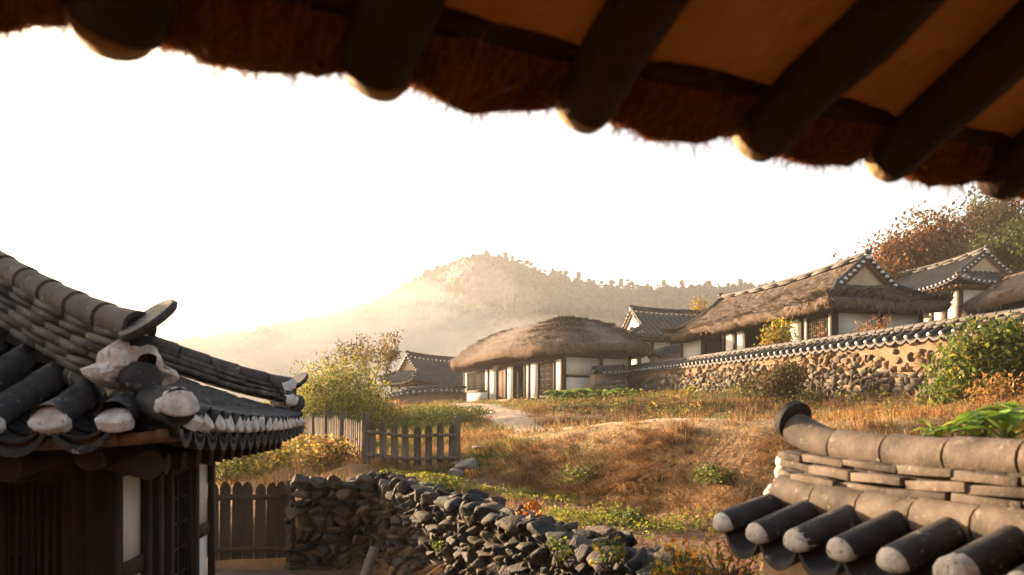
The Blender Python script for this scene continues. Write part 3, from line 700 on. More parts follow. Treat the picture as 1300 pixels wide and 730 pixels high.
# ------------------------------------------------------------------ hip-and-gable houses
def gable_house(root, L, Lu, Lw, g, ze, zr, zwall, over, bays_f, bays_s, thatch=False, sp=.34, up=.35, sag=.25, rr=.085, plugs=True, plaster='plaster', n=10, two='end', gable_c='plaster_tan', ridge_h=.26, conc=.3, zt=None):
    H = HipRoof(L, Lu, Lw, g, ze, zr, up, sag, conc)
    zt = zt or ze - .12
    Pn = {k: H.patch(k, sp, n) for k in ('front', 'back', 'near', 'far')}
    if thatch:
        Pn = {k: H.patch(k, .3, 20) for k in Pn}
        for k in Pn: Pn[k] = rumple(Pn[k], .09, 1.1, tiers=6, seed=len(k))
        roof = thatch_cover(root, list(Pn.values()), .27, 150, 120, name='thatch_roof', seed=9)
    else:
        mb = MB()
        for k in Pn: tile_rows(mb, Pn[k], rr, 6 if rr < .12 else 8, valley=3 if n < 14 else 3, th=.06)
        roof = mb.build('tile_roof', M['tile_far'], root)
        if plugs:
            for k in ('front', 'near'):
                for row in Pn[k][1:-1]:
                    m2 = MB(); d = row[0] - row[1]; d[2] *= .5; plug(m2, row[0] + nrm(d) * .01 + [0, 0, .0], d, rr * 1.02); m2.build('tile_end_plug', M['lime_far'], roof)
    # soffit
    c = [L(u, w, ze - .16) for u, w in ((.15, .15), (Lu - .15, .15), (Lu - .15, Lw - .15), (.15, Lw - .15))]
    mb = MB(); mb.add(c, np.array([[0, 1, 2, 3]])); mb.build('eave_ceiling', M['timber_lt'], root)
    # rafters under front and near eaves
    mb0 = None
    for u in np.arange(.3, Lu - .2, .55):
        mb = MB(); mb.tube([L(u, .12, ze - .2), L(u, over + .1, ze - .16)], .06, 6); mb.build('rafter', M['timber_lt'], root)
    for w in np.arange(.3, Lw - .2, .55):
        mb = MB(); mb.tube([L(.12, w, ze - .2), L(over + .1, w, ze - .16)], .06, 6); mb.build('rafter', M['timber_lt'], root)
    rm = M['tile_far']
    def rline(pts, w, h, r, nm, capstart, capend):
        mb = MB(); top = stack_ridge(mb, pts, w, h, 2, 1.3); mb.tube(top + [0, 0, r * .3], r, 8, col=(.8, .8, .8)); o = mb.build(nm, rm, root)
        for do, p, q in ((capstart, top[0], top[1]), (capend, top[-1], top[-2])):
            if do:
                m2 = MB(); d = nrm(p - q); a = nrm(np.cross(d, (0, 0, 1))); m2.tube([p + d * .02 - [0, 0, .02], p + d * .09 + [0, 0, .10]], [r * 1.9, r * 2.0], 12); m2.build('ridge_end_tile', rm, o)
                m3 = MB(); put_stone(m3, p - [0, 0, h * .55], (.3, .3, h * .9), (d[0], d[1]), (1, 1, 1), RND, .1); m3.build('lime_lump', M['lime_far'], o)
    rline(H.ridge(14, 0), .24, ridge_h, .075, 'main_ridge', True, True)
    for far in (False, True):
        for back in (False, True):
            hp = H.hip(far, back, 10, .0)[::1]
            rline(hp[1:], .22, ridge_h * .55, .085, 'hip_ridge', True, False)
            vp = H.verge(far, back, 8, .0)
            rline(vp, .22, ridge_h * .5, .085, 'verge_ridge', False, False)
            if not far:
                vo = MB(); 
                for k in range(7):
                    x = k / 6.2; p = np.array([np.interp(x, np.linspace(0, 1, 8), vp[:, j]) for j in range(3)]); d = np.append(-L.u, 0)
                    plug(vo, p + d * .14 - [0, 0, .02], d, .085)
                vo.build('verge_plugs', M['lime_far'], root)
        u = g + .02; zz = H.z(np.array([u]), np.array([Lw / 2]), np.array([g]))[0]
        uu = Lu - u if far else u
        w = np.linspace(g, Lw - g, 9); dd = np.minimum(w, Lw - w)
        topz = H.z(np.full(9, u), w, dd) - .06; bot = np.full(9, zz - .35)
        mb = MB(); mb.grid(np.stack([L(np.full(9, uu), w, bot), L(np.full(9, uu), w, np.maximum(topz, bot + .01))], 1)); mb.build('gable_panel', M[gable_c], root)
        uo = Lu - g + .13 if far else g - .13
        for half in (0, 1):
            ww = np.linspace(g, Lw / 2, 6); zt_ = H.z(np.full(6, u), ww, ww); ww = Lw - ww if half else ww
            mb = MB(); mb.grid(np.stack([L(np.full(6, uo), ww, zt_ - .02), L(np.full(6, uo), ww, zt_ - .27)], 1)); ib = L(np.full(6, uo + (-.04 if far else .04)), ww, zt_ - .27); mb.grid(np.stack([L(np.full(6, uo), ww, zt_ - .27), ib], 1)); mb.build('barge_board', M['timber_lt'], root)
    # walls
    A = L(over, over, 0)[:2]; B = L(Lu - over, over, 0)[:2]; D_ = L(over, Lw - over, 0)[:2]; E = L(Lu - over, Lw - over, 0)[:2]
    facade(root, Wall(A, B, -L.w), zwall, zt, bays_f, plaster=plaster)
    facade(root, Wall(A, D_, -L.u), zwall, zt, bays_s, plaster=plaster)
    for p, q, o_ in ((D_, E, L.w), (B, E, L.u)):
        W = Wall(p, q, o_); mb = MB(); W.box(mb, .1, W.len - .1, -.1, 0, zwall, zt); mb.build('wall_panel', M[plaster], root)
    mb = MB(); mb.box8([L(over - .4, over - .4, zwall - 1.5), L(Lu - over + .4, over - .4, zwall - 1.5), L(Lu - over + .4, Lw - over + .4, zwall - 1.5), L(over - .4, Lw - over + .4, zwall - 1.5),
                        L(over - .4, over - .4, zwall), L(Lu - over + .4, over - .4, zwall), L(Lu - over + .4, Lw - over + .4, zwall), L(over - .4, Lw - over + .4, zwall)]); mb.build('plinth', M['mud'], root)
    return H

# big house behind the long wall: straw slopes, tiled ridges
root = house_root('thatched_house', (12, 36, 4.5), 'large straw covered house with tiled ridges behind the long wall')
u = nrm(np.array([-3.5, 13.0])); L3 = Local((12.1, 30.0), u); L3.w = np.array([u[1], -u[0]])
gable_house(root, L3, 14.2, 5.6, 1.5, 7.12, 9.0, 4.5, .75,
            [('window', 0, .16), ('panel', .16, .24), ('open', .24, .5), ('panel', .5, .57), ('panel', .57, .65), ('open', .65, .82), ('panel', .82, 1)],
            [('panel2', 0, .52), ('panel2', .52, 1)], thatch=True, up=.12, sag=.3, ridge_h=.16)

# tiled house between the two thatched ones
root = house_root('tiled_house', (14, 60, 6.6), 'grey tiled house with a white gable, half hidden between the two thatched roofs')
u = nrm(np.array([13.0, 3.0])); L4 = Local((8.6, 57.2), u); L4.w = np.array([-u[1], u[0]])
gable_house(root, L4, 11, 7.6, 1.7, 8.75, 11.0, 6.3, 1.1, [('panel', 0, .12), ('panel', .12, .3), ('board', .3, .5), ('window', .5, .75), ('panel', .75, 1)],
            [('panel2', 0, .33), ('panel2', .33, .66), ('panel2', .66, 1)], sp=.42, rr=.1, plugs=False, gable_c='lime_far', up=.35, sag=.35)

# small tiled house at the left edge of the slope
root = house_root('tiled_house', (-5, 66, 4.2), 'small grey tiled house left of the long thatched house, behind a low curved wall')
u = nrm(np.array([.75, .66])); L2 = Local((-7.5, 60.0), u); L2.w = np.array([-u[1], u[0]])
gable_house(root, L2, 10.5, 5.2, 1.3, 5.6, 7.55, 3.5, .8, [('board', 0, .2), ('window', .2, .42), ('board', .42, .66), ('board', .66, 1)],
            [('panel2', 0, .33), ('panel2', .33, .66), ('panel2', .66, 1)], sp=.42, rr=.1, plugs=False, up=.4, sag=.35, gable_c='plaster_tan')

# tiled house high on the right
root = house_root('tiled_house', (29, 50, 8.8), 'dark tiled house highest on the right below the autumn trees, white dots along its eave')
u = nrm(np.array([-1.9, 10.4])); L5 = Local((26.15, 46.2), u); L5.w = np.array([u[1], -u[0]])
gable_house(root, L5, 11.6, 6.4, 1.6, 10.75, 12.7, 8.35, .9, [('panel', 0, .12), ('panel', .12, .24), ('window', .24, .42), ('panel', .42, .58), ('panel', .58, .74), ('window', .74, 1)],
            [('panel', 0, .5), ('panel', .5, 1)], sp=.36, rr=.08, up=.4, sag=.35)

# thatched corner poking in at the right edge
root = house_root('thatched_house', (18.5, 25, 5), 'small thatched outbuilding cut off by the right edge')
u = nrm(np.array([-1.0, 5.5])); L6 = Local((18.5, 25.5), u); L6.w = np.array([u[1], -u[0]])
PT6 = rumple(mound(L6, 6.0, 4.6, 7.1, 1.15, 80, 14, ridge_in=2.1), .08, .9, tiers=4, seed=8)
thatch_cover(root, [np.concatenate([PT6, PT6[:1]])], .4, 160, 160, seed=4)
a6 = L6(1, 1, 0)[:2]; b6 = L6(5, 1, 0)[:2]; c6 = L6(1, 3.6, 0)[:2]; d6 = L6(5, 3.6, 0)[:2]
for p, q, o_ in ((a6, b6, -L6.w), (a6, c6, -L6.u), (c6, d6, L6.w), (b6, d6, L6.u)):
    W = Wall(p, q, o_); mb = MB(); W.box(mb, .08, W.len - .08, -.1, 0, 4.2, 6.95); mb.build('wall_panel', M['mud'], root)
for p in (a6, b6, c6, d6):
    mb = MB(); mb.bar((p[0], p[1], 4.2), (p[0], p[1], 7.0), .2, .2); mb.build('post', M['timber'], root)

# ------------------------------------------------------------------ walls with tile caps
def capped_wall(name, pts, zb, zt, thick, label, sp=.45, rr=.07, wide=.42, rise=.22, plugs=True, stones=None, group=None, body='mud'):
    pts = np.asarray(pts, float); dl = np.linalg.norm(np.diff(pts, axis=0), axis=1); s = np.concatenate([[0], np.cumsum(dl)]); ln = s[-1]
    zb = np.asarray(zb, float); zt = np.asarray(zt, float)
    def pos(x): return np.array([np.interp(x, s, pts[:, 0]), np.interp(x, s, pts[:, 1])])
    def dirn(x): return nrm(pos(min(ln, x + .3)) - pos(max(0, x - .3)))
    zB = lambda x: np.interp(x, s, zb); zT = lambda x: np.interp(x, s, zt)
    m = pts.mean(0); root = empty(name, (m[0], m[1], float(zb.mean()))); tag(root, label, 'wall', group)
    n = max(3, int(ln / .5)); xs = np.linspace(0, ln, n); P_ = np.stack([pos(x) for x in xs]); T_ = np.stack([dirn(x) for x in xs]); Nn = np.stack([T_[:, 1], -T_[:, 0]], -1)
    zb_ = np.array([zB(x) for x in xs]) - .3; zt_ = np.array([zT(x) for x in xs])
    def pt(k, sgn, z): q = P_ + Nn * sgn * k; return np.concatenate([q, z[:, None]], 1)
    loop = np.stack([pt(thick / 2, -1, zb_), pt(thick / 2, -1, zt_), pt(thick / 2, 1, zt_), pt(thick / 2, 1, zb_)], 1)
    mb = MB(); mb.grid(loop)
    for e in (0, -1): mb.add(loop[e], np.array([[0, 1, 2, 3]]))
    mb.build('mud_body', M[body], root)
    k = int(ln / sp); xs2 = (np.arange(k) + .5) * sp
    mb = MB(); caps = []
    for sg in (-1, 1):
        rows = []
        for x in xs2:
            p = pos(x); t = dirn(x); nn = np.array([t[1], -t[0]]) * sg; z = zT(x)
            a = np.append(p + nn * wide, z + .06); b = np.append(p + nn * .05, z + .06 + rise)
            rows.append(np.stack([a, (a + b) / 2 - [0, 0, .015], b])); caps.append((a, a - b, sg))
        tile_rows(mb, np.stack(rows), rr, 6, valley=3, th=.07)
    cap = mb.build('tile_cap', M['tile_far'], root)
    if plugs:
        for a, d, sg in caps:
            m2 = MB(); dd = d * np.array([1, 1, .3]); plug(m2, a + nrm(dd) * .01, dd, rr * .98, .4); m2.build('tile_end_plug', M['lime_far'], cap)
    base = np.stack([np.append(pos(x), zT(x) + .06 + rise - .03) for x in np.linspace(0, ln, max(4, int(ln / .8)))])
    mb = MB(); top = stack_ridge(mb, base, .26, .13, 2, .45); seg_tube(mb, top, .085, .42, 8); mb.build('cap_ridge', M['tile_far'], root)
    if stones: stones(root, pos, dirn, zB, zT, ln)
    return root

def long_stones(root, pos, dirn, zB, zT, ln):
    mb = MB(); x = 0
    for sgn in (-1,):
        H = 0; row = 0
        zrel = 0.0
        while zrel < 2.2:
            h = rng.uniform(.11, .23); x = rng.uniform(0, .2)
            while x < ln - .2:
                w = rng.choice([.13, .18, .24, .31, .42]) * rng.uniform(.85, 1.15); hq = h * rng.uniform(.8, 1.5); xc = x + w / 2; tot = zT(xc) - zB(xc); f = zrel / tot
                p = pos(xc); t = dirn(xc); nn = np.array([t[1], -t[0]]); nn = nn if nn @ lr < 0 else -nn
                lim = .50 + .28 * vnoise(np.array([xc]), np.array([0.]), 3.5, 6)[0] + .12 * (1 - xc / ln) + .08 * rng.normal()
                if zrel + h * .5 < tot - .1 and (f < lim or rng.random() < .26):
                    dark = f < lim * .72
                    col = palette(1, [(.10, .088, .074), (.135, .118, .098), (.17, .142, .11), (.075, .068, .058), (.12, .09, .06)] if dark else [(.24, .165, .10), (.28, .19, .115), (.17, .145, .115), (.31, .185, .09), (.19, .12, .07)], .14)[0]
                    if rng.random() < .04: col = np.array([.45, .41, .36])
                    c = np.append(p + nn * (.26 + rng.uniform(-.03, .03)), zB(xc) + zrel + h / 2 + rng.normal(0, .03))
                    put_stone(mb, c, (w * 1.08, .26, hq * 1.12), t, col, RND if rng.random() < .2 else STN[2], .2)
                x += w * 1.0
            zrel += h * .97
    mb.build('stonework', M['stone'], root, smooth=True)
ys = np.array([14.5, 17, 20, 25, 31, 38, 46.0]); q = np.array([WN + ld * (y - 20) / ld[1] for y in ys])
capped_wall('capped_wall', q, [wall_base(y) for y in ys], [wall_top(y) - .02 + (.1 if y < 17 else 0) for y in ys], .5, 'long earth and stone wall with a dark tile cap climbing toward the right', stones=long_stones)
# short run beyond the wooden gate, to the corner of the thatched house
g0 = np.array([6.75, 47.2]); g1 = np.array([5.15, 48.4])
def small_stones(root, pos, dirn, zB, zT, ln):
    mb = MB(); zr_ = 0
    while zr_ < .75:
        h = rng.uniform(.16, .26); x = 0
        while x < ln:
            w = rng.uniform(.2, .36); p = pos(x + w / 2); t = dirn(x); nn = np.array([t[1], -t[0]]); nn = nn if nn[1] < 0 else -nn
            put_stone(mb, np.append(p + nn * .2, zB(x) + zr_ + h / 2), (w, .2, h * 1.1), t, palette(1, [(.22, .19, .16), (.3, .24, .18), (.38, .28, .19)], .15)[0], RND, .15); x += w
        zr_ += h
    mb.build('stonework', M['stone'], root, smooth=True)
capped_wall('capped_wall', [(6.3, 44.5), (5.2, 42.9), (4.3, 42.2)], [3.95, 3.75, 3.65], [5.25, 5.1, 5.0], .4, 'short tile capped earth wall between the plank gate and the long thatched house', stones=small_stones, sp=.4)
# wooden plank gate between the two walls
root = empty('plank_gate', (6.6, 45.2, 4.0)); tag(root, 'narrow grey plank gate between posts at the far end of the long wall', 'gate')
W = Wall((6.35, 44.9), (7.1, 45.9), (-1, -.3))
for u0 in (-.02, W.len - .1):
    mb = MB(); W.box(mb, u0, u0 + .13, -.08, .08, 3.9, 5.75); mb.build('post', M['greywood'], root)
mb = MB()
for k in range(5): a0 = .13 + k * (W.len - .25) / 5; W.box(mb, a0, a0 + (W.len - .25) / 5 - .012, -.03, .02, 4.05, 5.5)
mb.build('plank_leaf', M['greywood'], root)
mb = MB(); W.box(mb, .1, W.len - .1, .022, .05, 5.2, 5.28); mb.build('rail', M['greywood'], root)
# low wall before the small tiled house and one beside the middle tiled house
capped_wall('capped_wall', [(-8.6, 54.5), (-7.0, 53.2), (-5.2, 52.8), (-3.2, 54.2)], [3.3, 3.5, 3.55, 3.6], [4.02, 4.35, 4.5, 4.5], .4, 'low curved tile capped wall in front of the small tiled house', sp=.4, plugs=True)
capped_wall('capped_wall', [(8.5, 47.6), (9.6, 49.2), (11.5, 51.5)], [4.6, 4.8, 5.2], [6.35, 6.75, 7.2], .4, 'dark tile capped wall just behind the far end of the long wall', sp=.4, plugs=False)
# ------------------------------------------------------------------ tiled house at the left foreground
root = house_root('tiled_house', (-5, 8, 0), 'dark tiled house filling the left foreground, white lime plugs along its curved eave', group=None)
rdir = nrm(np.array([-.133, .991])); nout = np.array([.991, .133]); R0 = np.array([-1.91, 4.5])
LL = Local(R0, -nout); LL.w = rdir
Lu, Lw = 9.0, 5.6; g = Lw / 2
HL = HipRoof(LL, Lu, Lw, g, 2.46, 3.72, .09, .0, .28)
roof = None; mb = MB(); spl = .345; rt = .10
Pf = HL.patch('front', spl, 16); Pn_ = HL.patch('near', spl * .97, 16); Pb = HL.patch('back', .4, 8)
tile_rows(mb, Pf[1:14], rt, 10, step=.34, valley=5, th=.045); tile_rows(mb, Pn_[0:], rt, 10, step=.34, valley=5, th=.045); tile_rows(mb, Pf[13:], rt, 6, valley=1); tile_rows(mb, Pb, rt, 5, valley=1); tile_rows(mb, HL.patch('far', .4, 8), rt, 5, valley=1)
roof = mb.build('tile_roof', M['tile'], root, smooth=False)
# plain pan tiles laid in overlapping courses down the valleys
mb = MB()
for Pt in (Pf[1:8], Pn_):
    for i in range(len(Pt) - 1):
        A, B = Pt[i], Pt[i + 1]; ln = min(np.linalg.norm(A[-1] - A[0]), np.linalg.norm(B[-1] - B[0]))
        m = int(ln / .16)
        for k in range(m):
            t0, t1 = k * .16 / ln, (k + 1.25) * .16 / ln; n = np.linspace(0, 1, 16); rows = []
            for x in np.linspace(.08, .92, 6):
                la, lb = np.linalg.norm(A[-1] - A[0]), np.linalg.norm(B[-1] - B[0])
                f = lambda Q, t, l: np.array([np.interp(min(1, t * ln / l), n, Q[:, j]) for j in range(3)])
                p0 = f(A, t0, la) * (1 - x) + f(B, t0, lb) * x; p1 = f(A, t1, la) * (1 - x) + f(B, t1, lb) * x
                dz = -.04 - .11 * (1 - (2 * x - 1) ** 2); rows.append([p0 + [0, 0, dz + .052], p0 + [0, 0, dz + .03], p1 + [0, 0, dz + .02]])
            mb.grid(np.array(rows), (rng.uniform(.7, 1.3),) * 3)
mb.build('pan_tiles', M['tile'], roof)
for Pt, k0, k1 in ((Pf, 1, 8), (Pn_, 1, len(Pn_) - 1)):
    for row in Pt[k0:k1]:
        m2 = MB(); d = row[0] - row[1]; d[2] *= .4; plug(m2, row[0] + nrm(d) * .014 - [0, 0, .005], d + np.array([0, 0, .03]), rt * 1.06, .13); m2.build('tile_end_plug', M['limeplug'], roof, smooth=True)
# corner tile
hp = HL.hip(False, False, 20, .02)
m2 = MB(); d = hp[0] - hp[2]; d[2] = 0
seg_tube(m2, [hp[0] + nrm(d) * .02 + [0, 0, .01], hp[3], hp[6]], .11, .3, 12); m2.build('corner_tile', M['tile'], roof, smooth=True)
m2 = MB(); plug(m2, hp[0] + nrm(d) * .03 + [0, 0, .01], d, .115, .14); m2.build('tile_end_plug', M['limeplug'], roof, smooth=True)
def big_ridge(base, w, h, r, name, ends=True, tilt=.18):
    mb = MB(); top = stack_ridge(mb, base, w, h, max(3, round(h / .058)), .42); o = mb.build(name, M['ridge_dark'], roof)
    m2 = MB(); seg_tube(m2, top + [0, 0, r * .35], r, .4, 16); m2.build('ridge_cover_tile', M['ridge_dark'], o, smooth=True)
    if ends:
        p = top[0]; d = nrm(top[0] - top[1]); dh = nrm(d * np.array([1, 1, 0]))
        m3 = MB(); c = p + dh * .10 + [0, 0, r * .75]; nz = nrm(np.array([-.42, -.48, .72]) if tilt > .1 else dh); m3.tube([c - nz * .02, c, c + nz * .03], [r * 1.7, r * 1.9, r * 1.75], 26); m3.build('end_disc_tile', M['tile'], o)
        m3 = MB(); q = p - [0, 0, h * .50] - dh * .05; sd2 = nrm(np.cross(dh, (0, 0, 1))); rings = []
        for kk in range(9):   # packed lime collar round the stub tile
            x = kk / 8; rr = w * .70 * math.cos(x * 1.5) ** .6 + .012; oo = (x * .085 if kk else -.14); ang = np.linspace(0, 2 * math.pi, 40, endpoint=False)
            ring = q + dh * oo + (np.cos(ang)[:, None] * sd2 * np.where(np.sin(ang) < 0, 1.0, .72)[:, None] + np.where(np.sin(ang) < 0, .95, .85)[:, None] * np.sin(ang)[:, None] * np.array([0, 0, 1.0])) * rr
            rings.append(np.array([v + (mnoise.noise(Vector(v * 8)) * .9 * (dh * .05 + (v - q) * .55) + mnoise.noise(Vector(v * 21)) * .035 * (dh + (v - q))) for v in ring]))
        m3.grid(np.stack(rings, 1), close_u=True); m3.build('lime_collar', M['limeplug'], o, smooth=True)
        m3 = MB(); q2 = q - np.array([0, 0, .085]) + sd2 * .03; m3.tube([q2, q2 + dh * .17 + [0, 0, -.02], q2 + dh * .18 + [0, 0, -.02]], [.10, .104, .09], 18); m3.build('stub_tile', M['tile'], o)
    return o
hb = HL.hip(False, False, 20, .08); i0 = 2
hb2 = hb[i0:].copy(); hb2[:, 2] += np.linspace(.0, .09, len(hb2))
big_ridge(hb2, .30, .34, .105, 'hip_ridge')
hbB = HL.hip(False, True, 20, .04)[1:].copy(); hbB[:, 2] += np.linspace(.12, 0, len(hbB)) ** 1.0
big_ridge(hbB, .26, .2, .09, 'hip_ridge')
rb = HL.ridge(10, .05, 0); big_ridge(rb, .34, .4, .12, 'main_ridge', False)
# soffit, rafters
mb = MB()
mb.add([LL(.2, .2, 2.36), LL(Lu, .2, 2.36), LL(Lu, Lw - .2, 2.36), LL(.2, Lw - .2, 2.36)], np.array([[0, 1, 2, 3]])); mb.build('eave_boards', M['timber_h'], root)
for Pt, axis_ in ((Pf, 'w'), (Pn_, 'u')):
    e = Pt[:, 0]; off = np.array([0, 0, -.135])
    mb = MB()
    inn = nrm(Pt[:, 4] - Pt[:, 0]) * np.array([1, 1, .3])
    ln_ = e + inn * .09 + off
    for a, b in zip(ln_[:-1], ln_[1:]): mb.bar(a, b, .06, .07)
    mb.build('eave_batten', M['timber_lt'], root)
for k in range(9):
    u = .55 + k * .45; mb = MB(); z_ = 2.23 + (.06 if k == 0 else 0)
    mb.tube([LL(u, .2, z_), LL(u, 1.75, 2.40)], .085, 12, rough=.02); mb.build('rafter', M['timber'], root)
for k in range(13):
    w = .5 + k * .38; mb = MB(); z_ = 2.23
    mb.tube([LL(.2, w, z_), LL(1.3, w, 2.38)], .07, 10, rough=.02); mb.build('rafter', M['timber'], root)
mb = MB(); mb.tube([LL(.22, .22, 2.24), LL(1.5, 1.6, 2.38)], .09, 14); mb.build('corner_rafter', M['timber'], root)
# walls: near corner at (-3.12, 6.05), far end post at (-3.57, 9.2)
Cw = np.array([-3.13, 6.1]); Ew = Cw + rdir * 3.15; Fw = Cw - nout * 6.0
facade(root, Wall(Cw, Ew, nout), 0, 2.36, [('panel2', 0, .26), ('open', .26, .36), ('panel', .36, .47), ('door', .47, .77), ('panel2', .77, 1)], post=.13, sill=.35, head=.3)
facade(root, Wall(Cw, Fw, -rdir), 0, 2.36, [('board', 0, .03), ('door', 0.03, .145), ('panel', .145, .28), ('door', .28, .5), ('panel', .5, 1)], post=.13, sill=.3, head=.25, plaster='plaster')
for p, q_, o_ in ((Ew, Ew - nout * 6, rdir), (Fw, Fw + rdir * 3.15, -nout)):
    W = Wall(p, q_, o_); mb = MB(); W.box(mb, .1, W.len - .1, -.12, 0, 0, 2.36); mb.build('wall_panel', M['plaster'], root)
mb = MB()
for k in range(10): c = Cw + rdir * k * .34 + nout * .1; put_stone(mb, (c[0], c[1], .0), (.42, .4, .3), rdir, palette(1, [(.3, .26, .22)], .15)[0], STN[2], .1)
mb.build('plinth', M['stone'], root)

# ------------------------------------------------------------------ picket gate beside it
def picket(mb, p, h, w, d, col, top='round'):
    """one board, d = horizontal direction along the fence"""
    d = np.append(d, 0); n = np.array([d[1], -d[0], 0]); th = .024; sh = [(-.5, 0), (.5, 0), (.5, .93), (.25, .985), (0, 1.0), (-.25, .985), (-.5, .93)]
    lean = rng.normal(0, .012)
    pr = []
    for s_ in (-1, 1): pr.append([np.asarray(p) + d * (a * w + lean * b * h) + np.array([0, 0, b * h]) + n * th / 2 * s_ for a, b in sh])
    v = np.concatenate(pr); m = len(sh)
    f = [tuple(range(m)), tuple(range(2 * m - 1, m - 1, -1))] + [(i, (i + 1) % m, m + (i + 1) % m, m + i) for i in range(m)]
    mb.add(v, f, col)
root = empty('picket_gate', (-4.5, 13.45, 0)); tag(root, 'dark picket gate closing the gap between the left house and the dry stone wall', 'gate')
gx0, gx1, gy = -5.2, -3.82, 13.45
k = 7
for i in range(k):
    x = gx0 + .1 + i * (gx1 - gx0 - .2) / (k - 1); mb = MB(); g_ = rng.uniform(.13, .24)
    picket(mb, (x, gy, .03), 1.42 + rng.uniform(-.03, .03), .165, np.array([1., 0]), (g_,) * 3); mb.build('picket', M['fence'], root, bevel=.004)
for z_ in (.32, 1.2):
    mb = MB(); mb.bar((gx0, gy - .045, z_), (gx1, gy - .045, z_ + .02), .05, .09, (.2, .19, .18), rough=.004, seg=6); mb.build('rail', M['fence'], root)
mb = MB(); mb.bar((gx1 + .04, gy, -.1), (gx1 + .04, gy, 1.5), .12, .12, (.2, .19, .18), rough=.004, seg=5); mb.build('post', M['fence'], root)
mb = MB(); mb.bar((gx0 - .1, gy, -.1), (gx0 - .1, gy, 1.5), .12, .12, (.2, .19, .18), rough=.004, seg=5); mb.build('post', M['fence'], root)

# ------------------------------------------------------------------ long picket fence in front of the slope
root = empty('picket_fence', (-3.2, 17, 1.5)); tag(root, 'weathered picket fence with a corner post, one run receding toward the green bushes', 'fence')
def fence_run(p0, p1, n, posts, hz, pw=.135, near=True):
    p0 = np.array(p0, float); p1 = np.array(p1, float); d = nrm(p1 - p0); ln = np.linalg.norm(p1 - p0); nv = np.array([d[1], -d[0]])
    mb_all = []
    for i in range(n):
        x = (i + .5) * ln / n; p = p0 + d * x; z_ = ht(p[0], p[1]); mb = MB(); g_ = rng.uniform(.7, 1.25)
        picket(mb, (p[0], p[1], z_ + .04), hz - .08 + rng.uniform(-.04, .03), pw, d, (g_, g_ * .98, g_ * .95)); mb.build('picket', M['fence'], root)
    zs = lambda x: ht(*(p0 + d * x))
    for f in (.22, .72):
        mb = MB(); xs = np.linspace(0, ln, 6)
        for a, b in zip(xs[:-1], xs[1:]):
            A = np.append(p0 + d * a + nv * .05, zs(a) + hz * f); B = np.append(p0 + d * b + nv * .05, zs(b) + hz * f); mb.bar(A, B, .045, .075, (1.1, 1.05, 1))
        mb.build('rail', M['fence'], root)
    for x in posts:
        p = p0 + d * x; z_ = zs(x); mb = MB(); mb.bar((p[0], p[1], z_ - .3), (p[0], p[1], z_ + hz + .12), .13, .13, (.8, .8, .8), rough=.005, seg=6); mb.build('post', M['fence'], root, bevel=.008)
fence_run((-3.15, 17.0), (-1.18, 17.0), 8, [0, 1.97], .98, .15)
fence_run((-3.2, 17.15), (-9.5, 34.0), 58, [3.2, 6.4, 9.6, 13, 16.5], 1.0, .11)

# ------------------------------------------------------------------ dry stone wall
root = empty('dry_stone_wall', (WA[0], WA[1], 0)); tag(root, 'dark dry stone wall running from the gate into the foreground, loose stones on top', 'wall')
mb = MB()
def core(p0, p1, nl, t, z0_, zt0, zt1, mb):
    p0 = np.asarray(p0); p1 = np.asarray(p1)
    mb.box8([(*p0, z0_), (*p1, z0_), (*(p1 - nl * t), z0_), (*(p0 - nl * t), z0_), (*p0, zt0), (*p1, zt1), (*(p1 - nl * t), zt1), (*(p0 - nl * t), zt0)])
core(WA + wl * -.1, WC + wl * -.1, wl, .3, -.3, 1.38, 1.38, mb); mb.build('earth_fill', M['earthfill'], root)
mb = MB(); core(np.array([-2.55, 13.55]), np.array([-3.62, 13.55]), np.array([0, -1.]), .3, -.3, 1.4, 1.4, mb); mb.build('earth_fill', M['earthfill'], root)
DC = [(.042, .038, .033), (.072, .061, .050), (.028, .025, .022), (.11, .088, .062), (.06, .056, .052), (.085, .06, .038)]
mb = MB()
def course_face(p0, d, nl, ln, ztop, mb, lib, depth=.34, big=1.0, skip=lambda x, z: False, cols=DC):
    z = -.05
    while z < ztop(0) + .1:
        h = rng.uniform(.1, .2) * big; x = -rng.uniform(0, .2)
        while x < ln:
            w = rng.choice([.12, .17, .22, .3, .4]) * rng.uniform(.85, 1.15) * big; xc = x + w / 2
            if z + h < ztop(min(xc, ln)) + .04 and not skip(xc, z):
                c = np.asarray(p0) + d * xc - nl * (depth * .42 + rng.uniform(-.05, .03)); hh = h * rng.uniform(.95, 1.6)
                put_stone(mb, (c[0], c[1], z + h / 2), (w * 1.08, depth, hh), d, palette(1, cols, .2)[0], lib, .14)
            x += w
        z += h * .95
wall_z = lambda x: 1.52 - .02 * x
course_face(WA, wd, wl, 12.0, wall_z, mb, STN[3], .36)
mb.build('stonework', M['drystone'], root)
mb = MB()
for off0, off1 in ((.06, .14), (.26, .36), (.42, .52)):
    x = -.2
    while x < 12.0:
        w = rng.choice([.16, .22, .28, .36, .46]); c = WA + wd * (x + w / 2) - wl * rng.uniform(off0, off1)
        put_stone(mb, (c[0], c[1], wall_z(x) - .03 + rng.normal(0, .035)), (w * 1.15, rng.uniform(.22, .36), rng.uniform(.15, .28)), wd, palette(1, DC, .2)[0], STN[3], .22)
        x += w * .92
mb.build('coping_stones', M['drystone'], root)
course_face(WA - wl * .07, wd, wl, 12.0, lambda x: 1.45 - .02 * x, mb := MB(), STN[2], .25, .6); mb.build('filler_stones', M['drystone'], root)
mb = MB()
course_face(np.array([-3.72, 13.2]), np.array([1., 0]), np.array([0, -1.]), 1.4, lambda x: 1.5, mb, STN[3], .34, 1.05, cols=[tuple(.75 * v for v in c) for c in DC] + [(.15, .10, .06)])  # section beside the gate: its shade is put into darker stone colours
x = -3.72
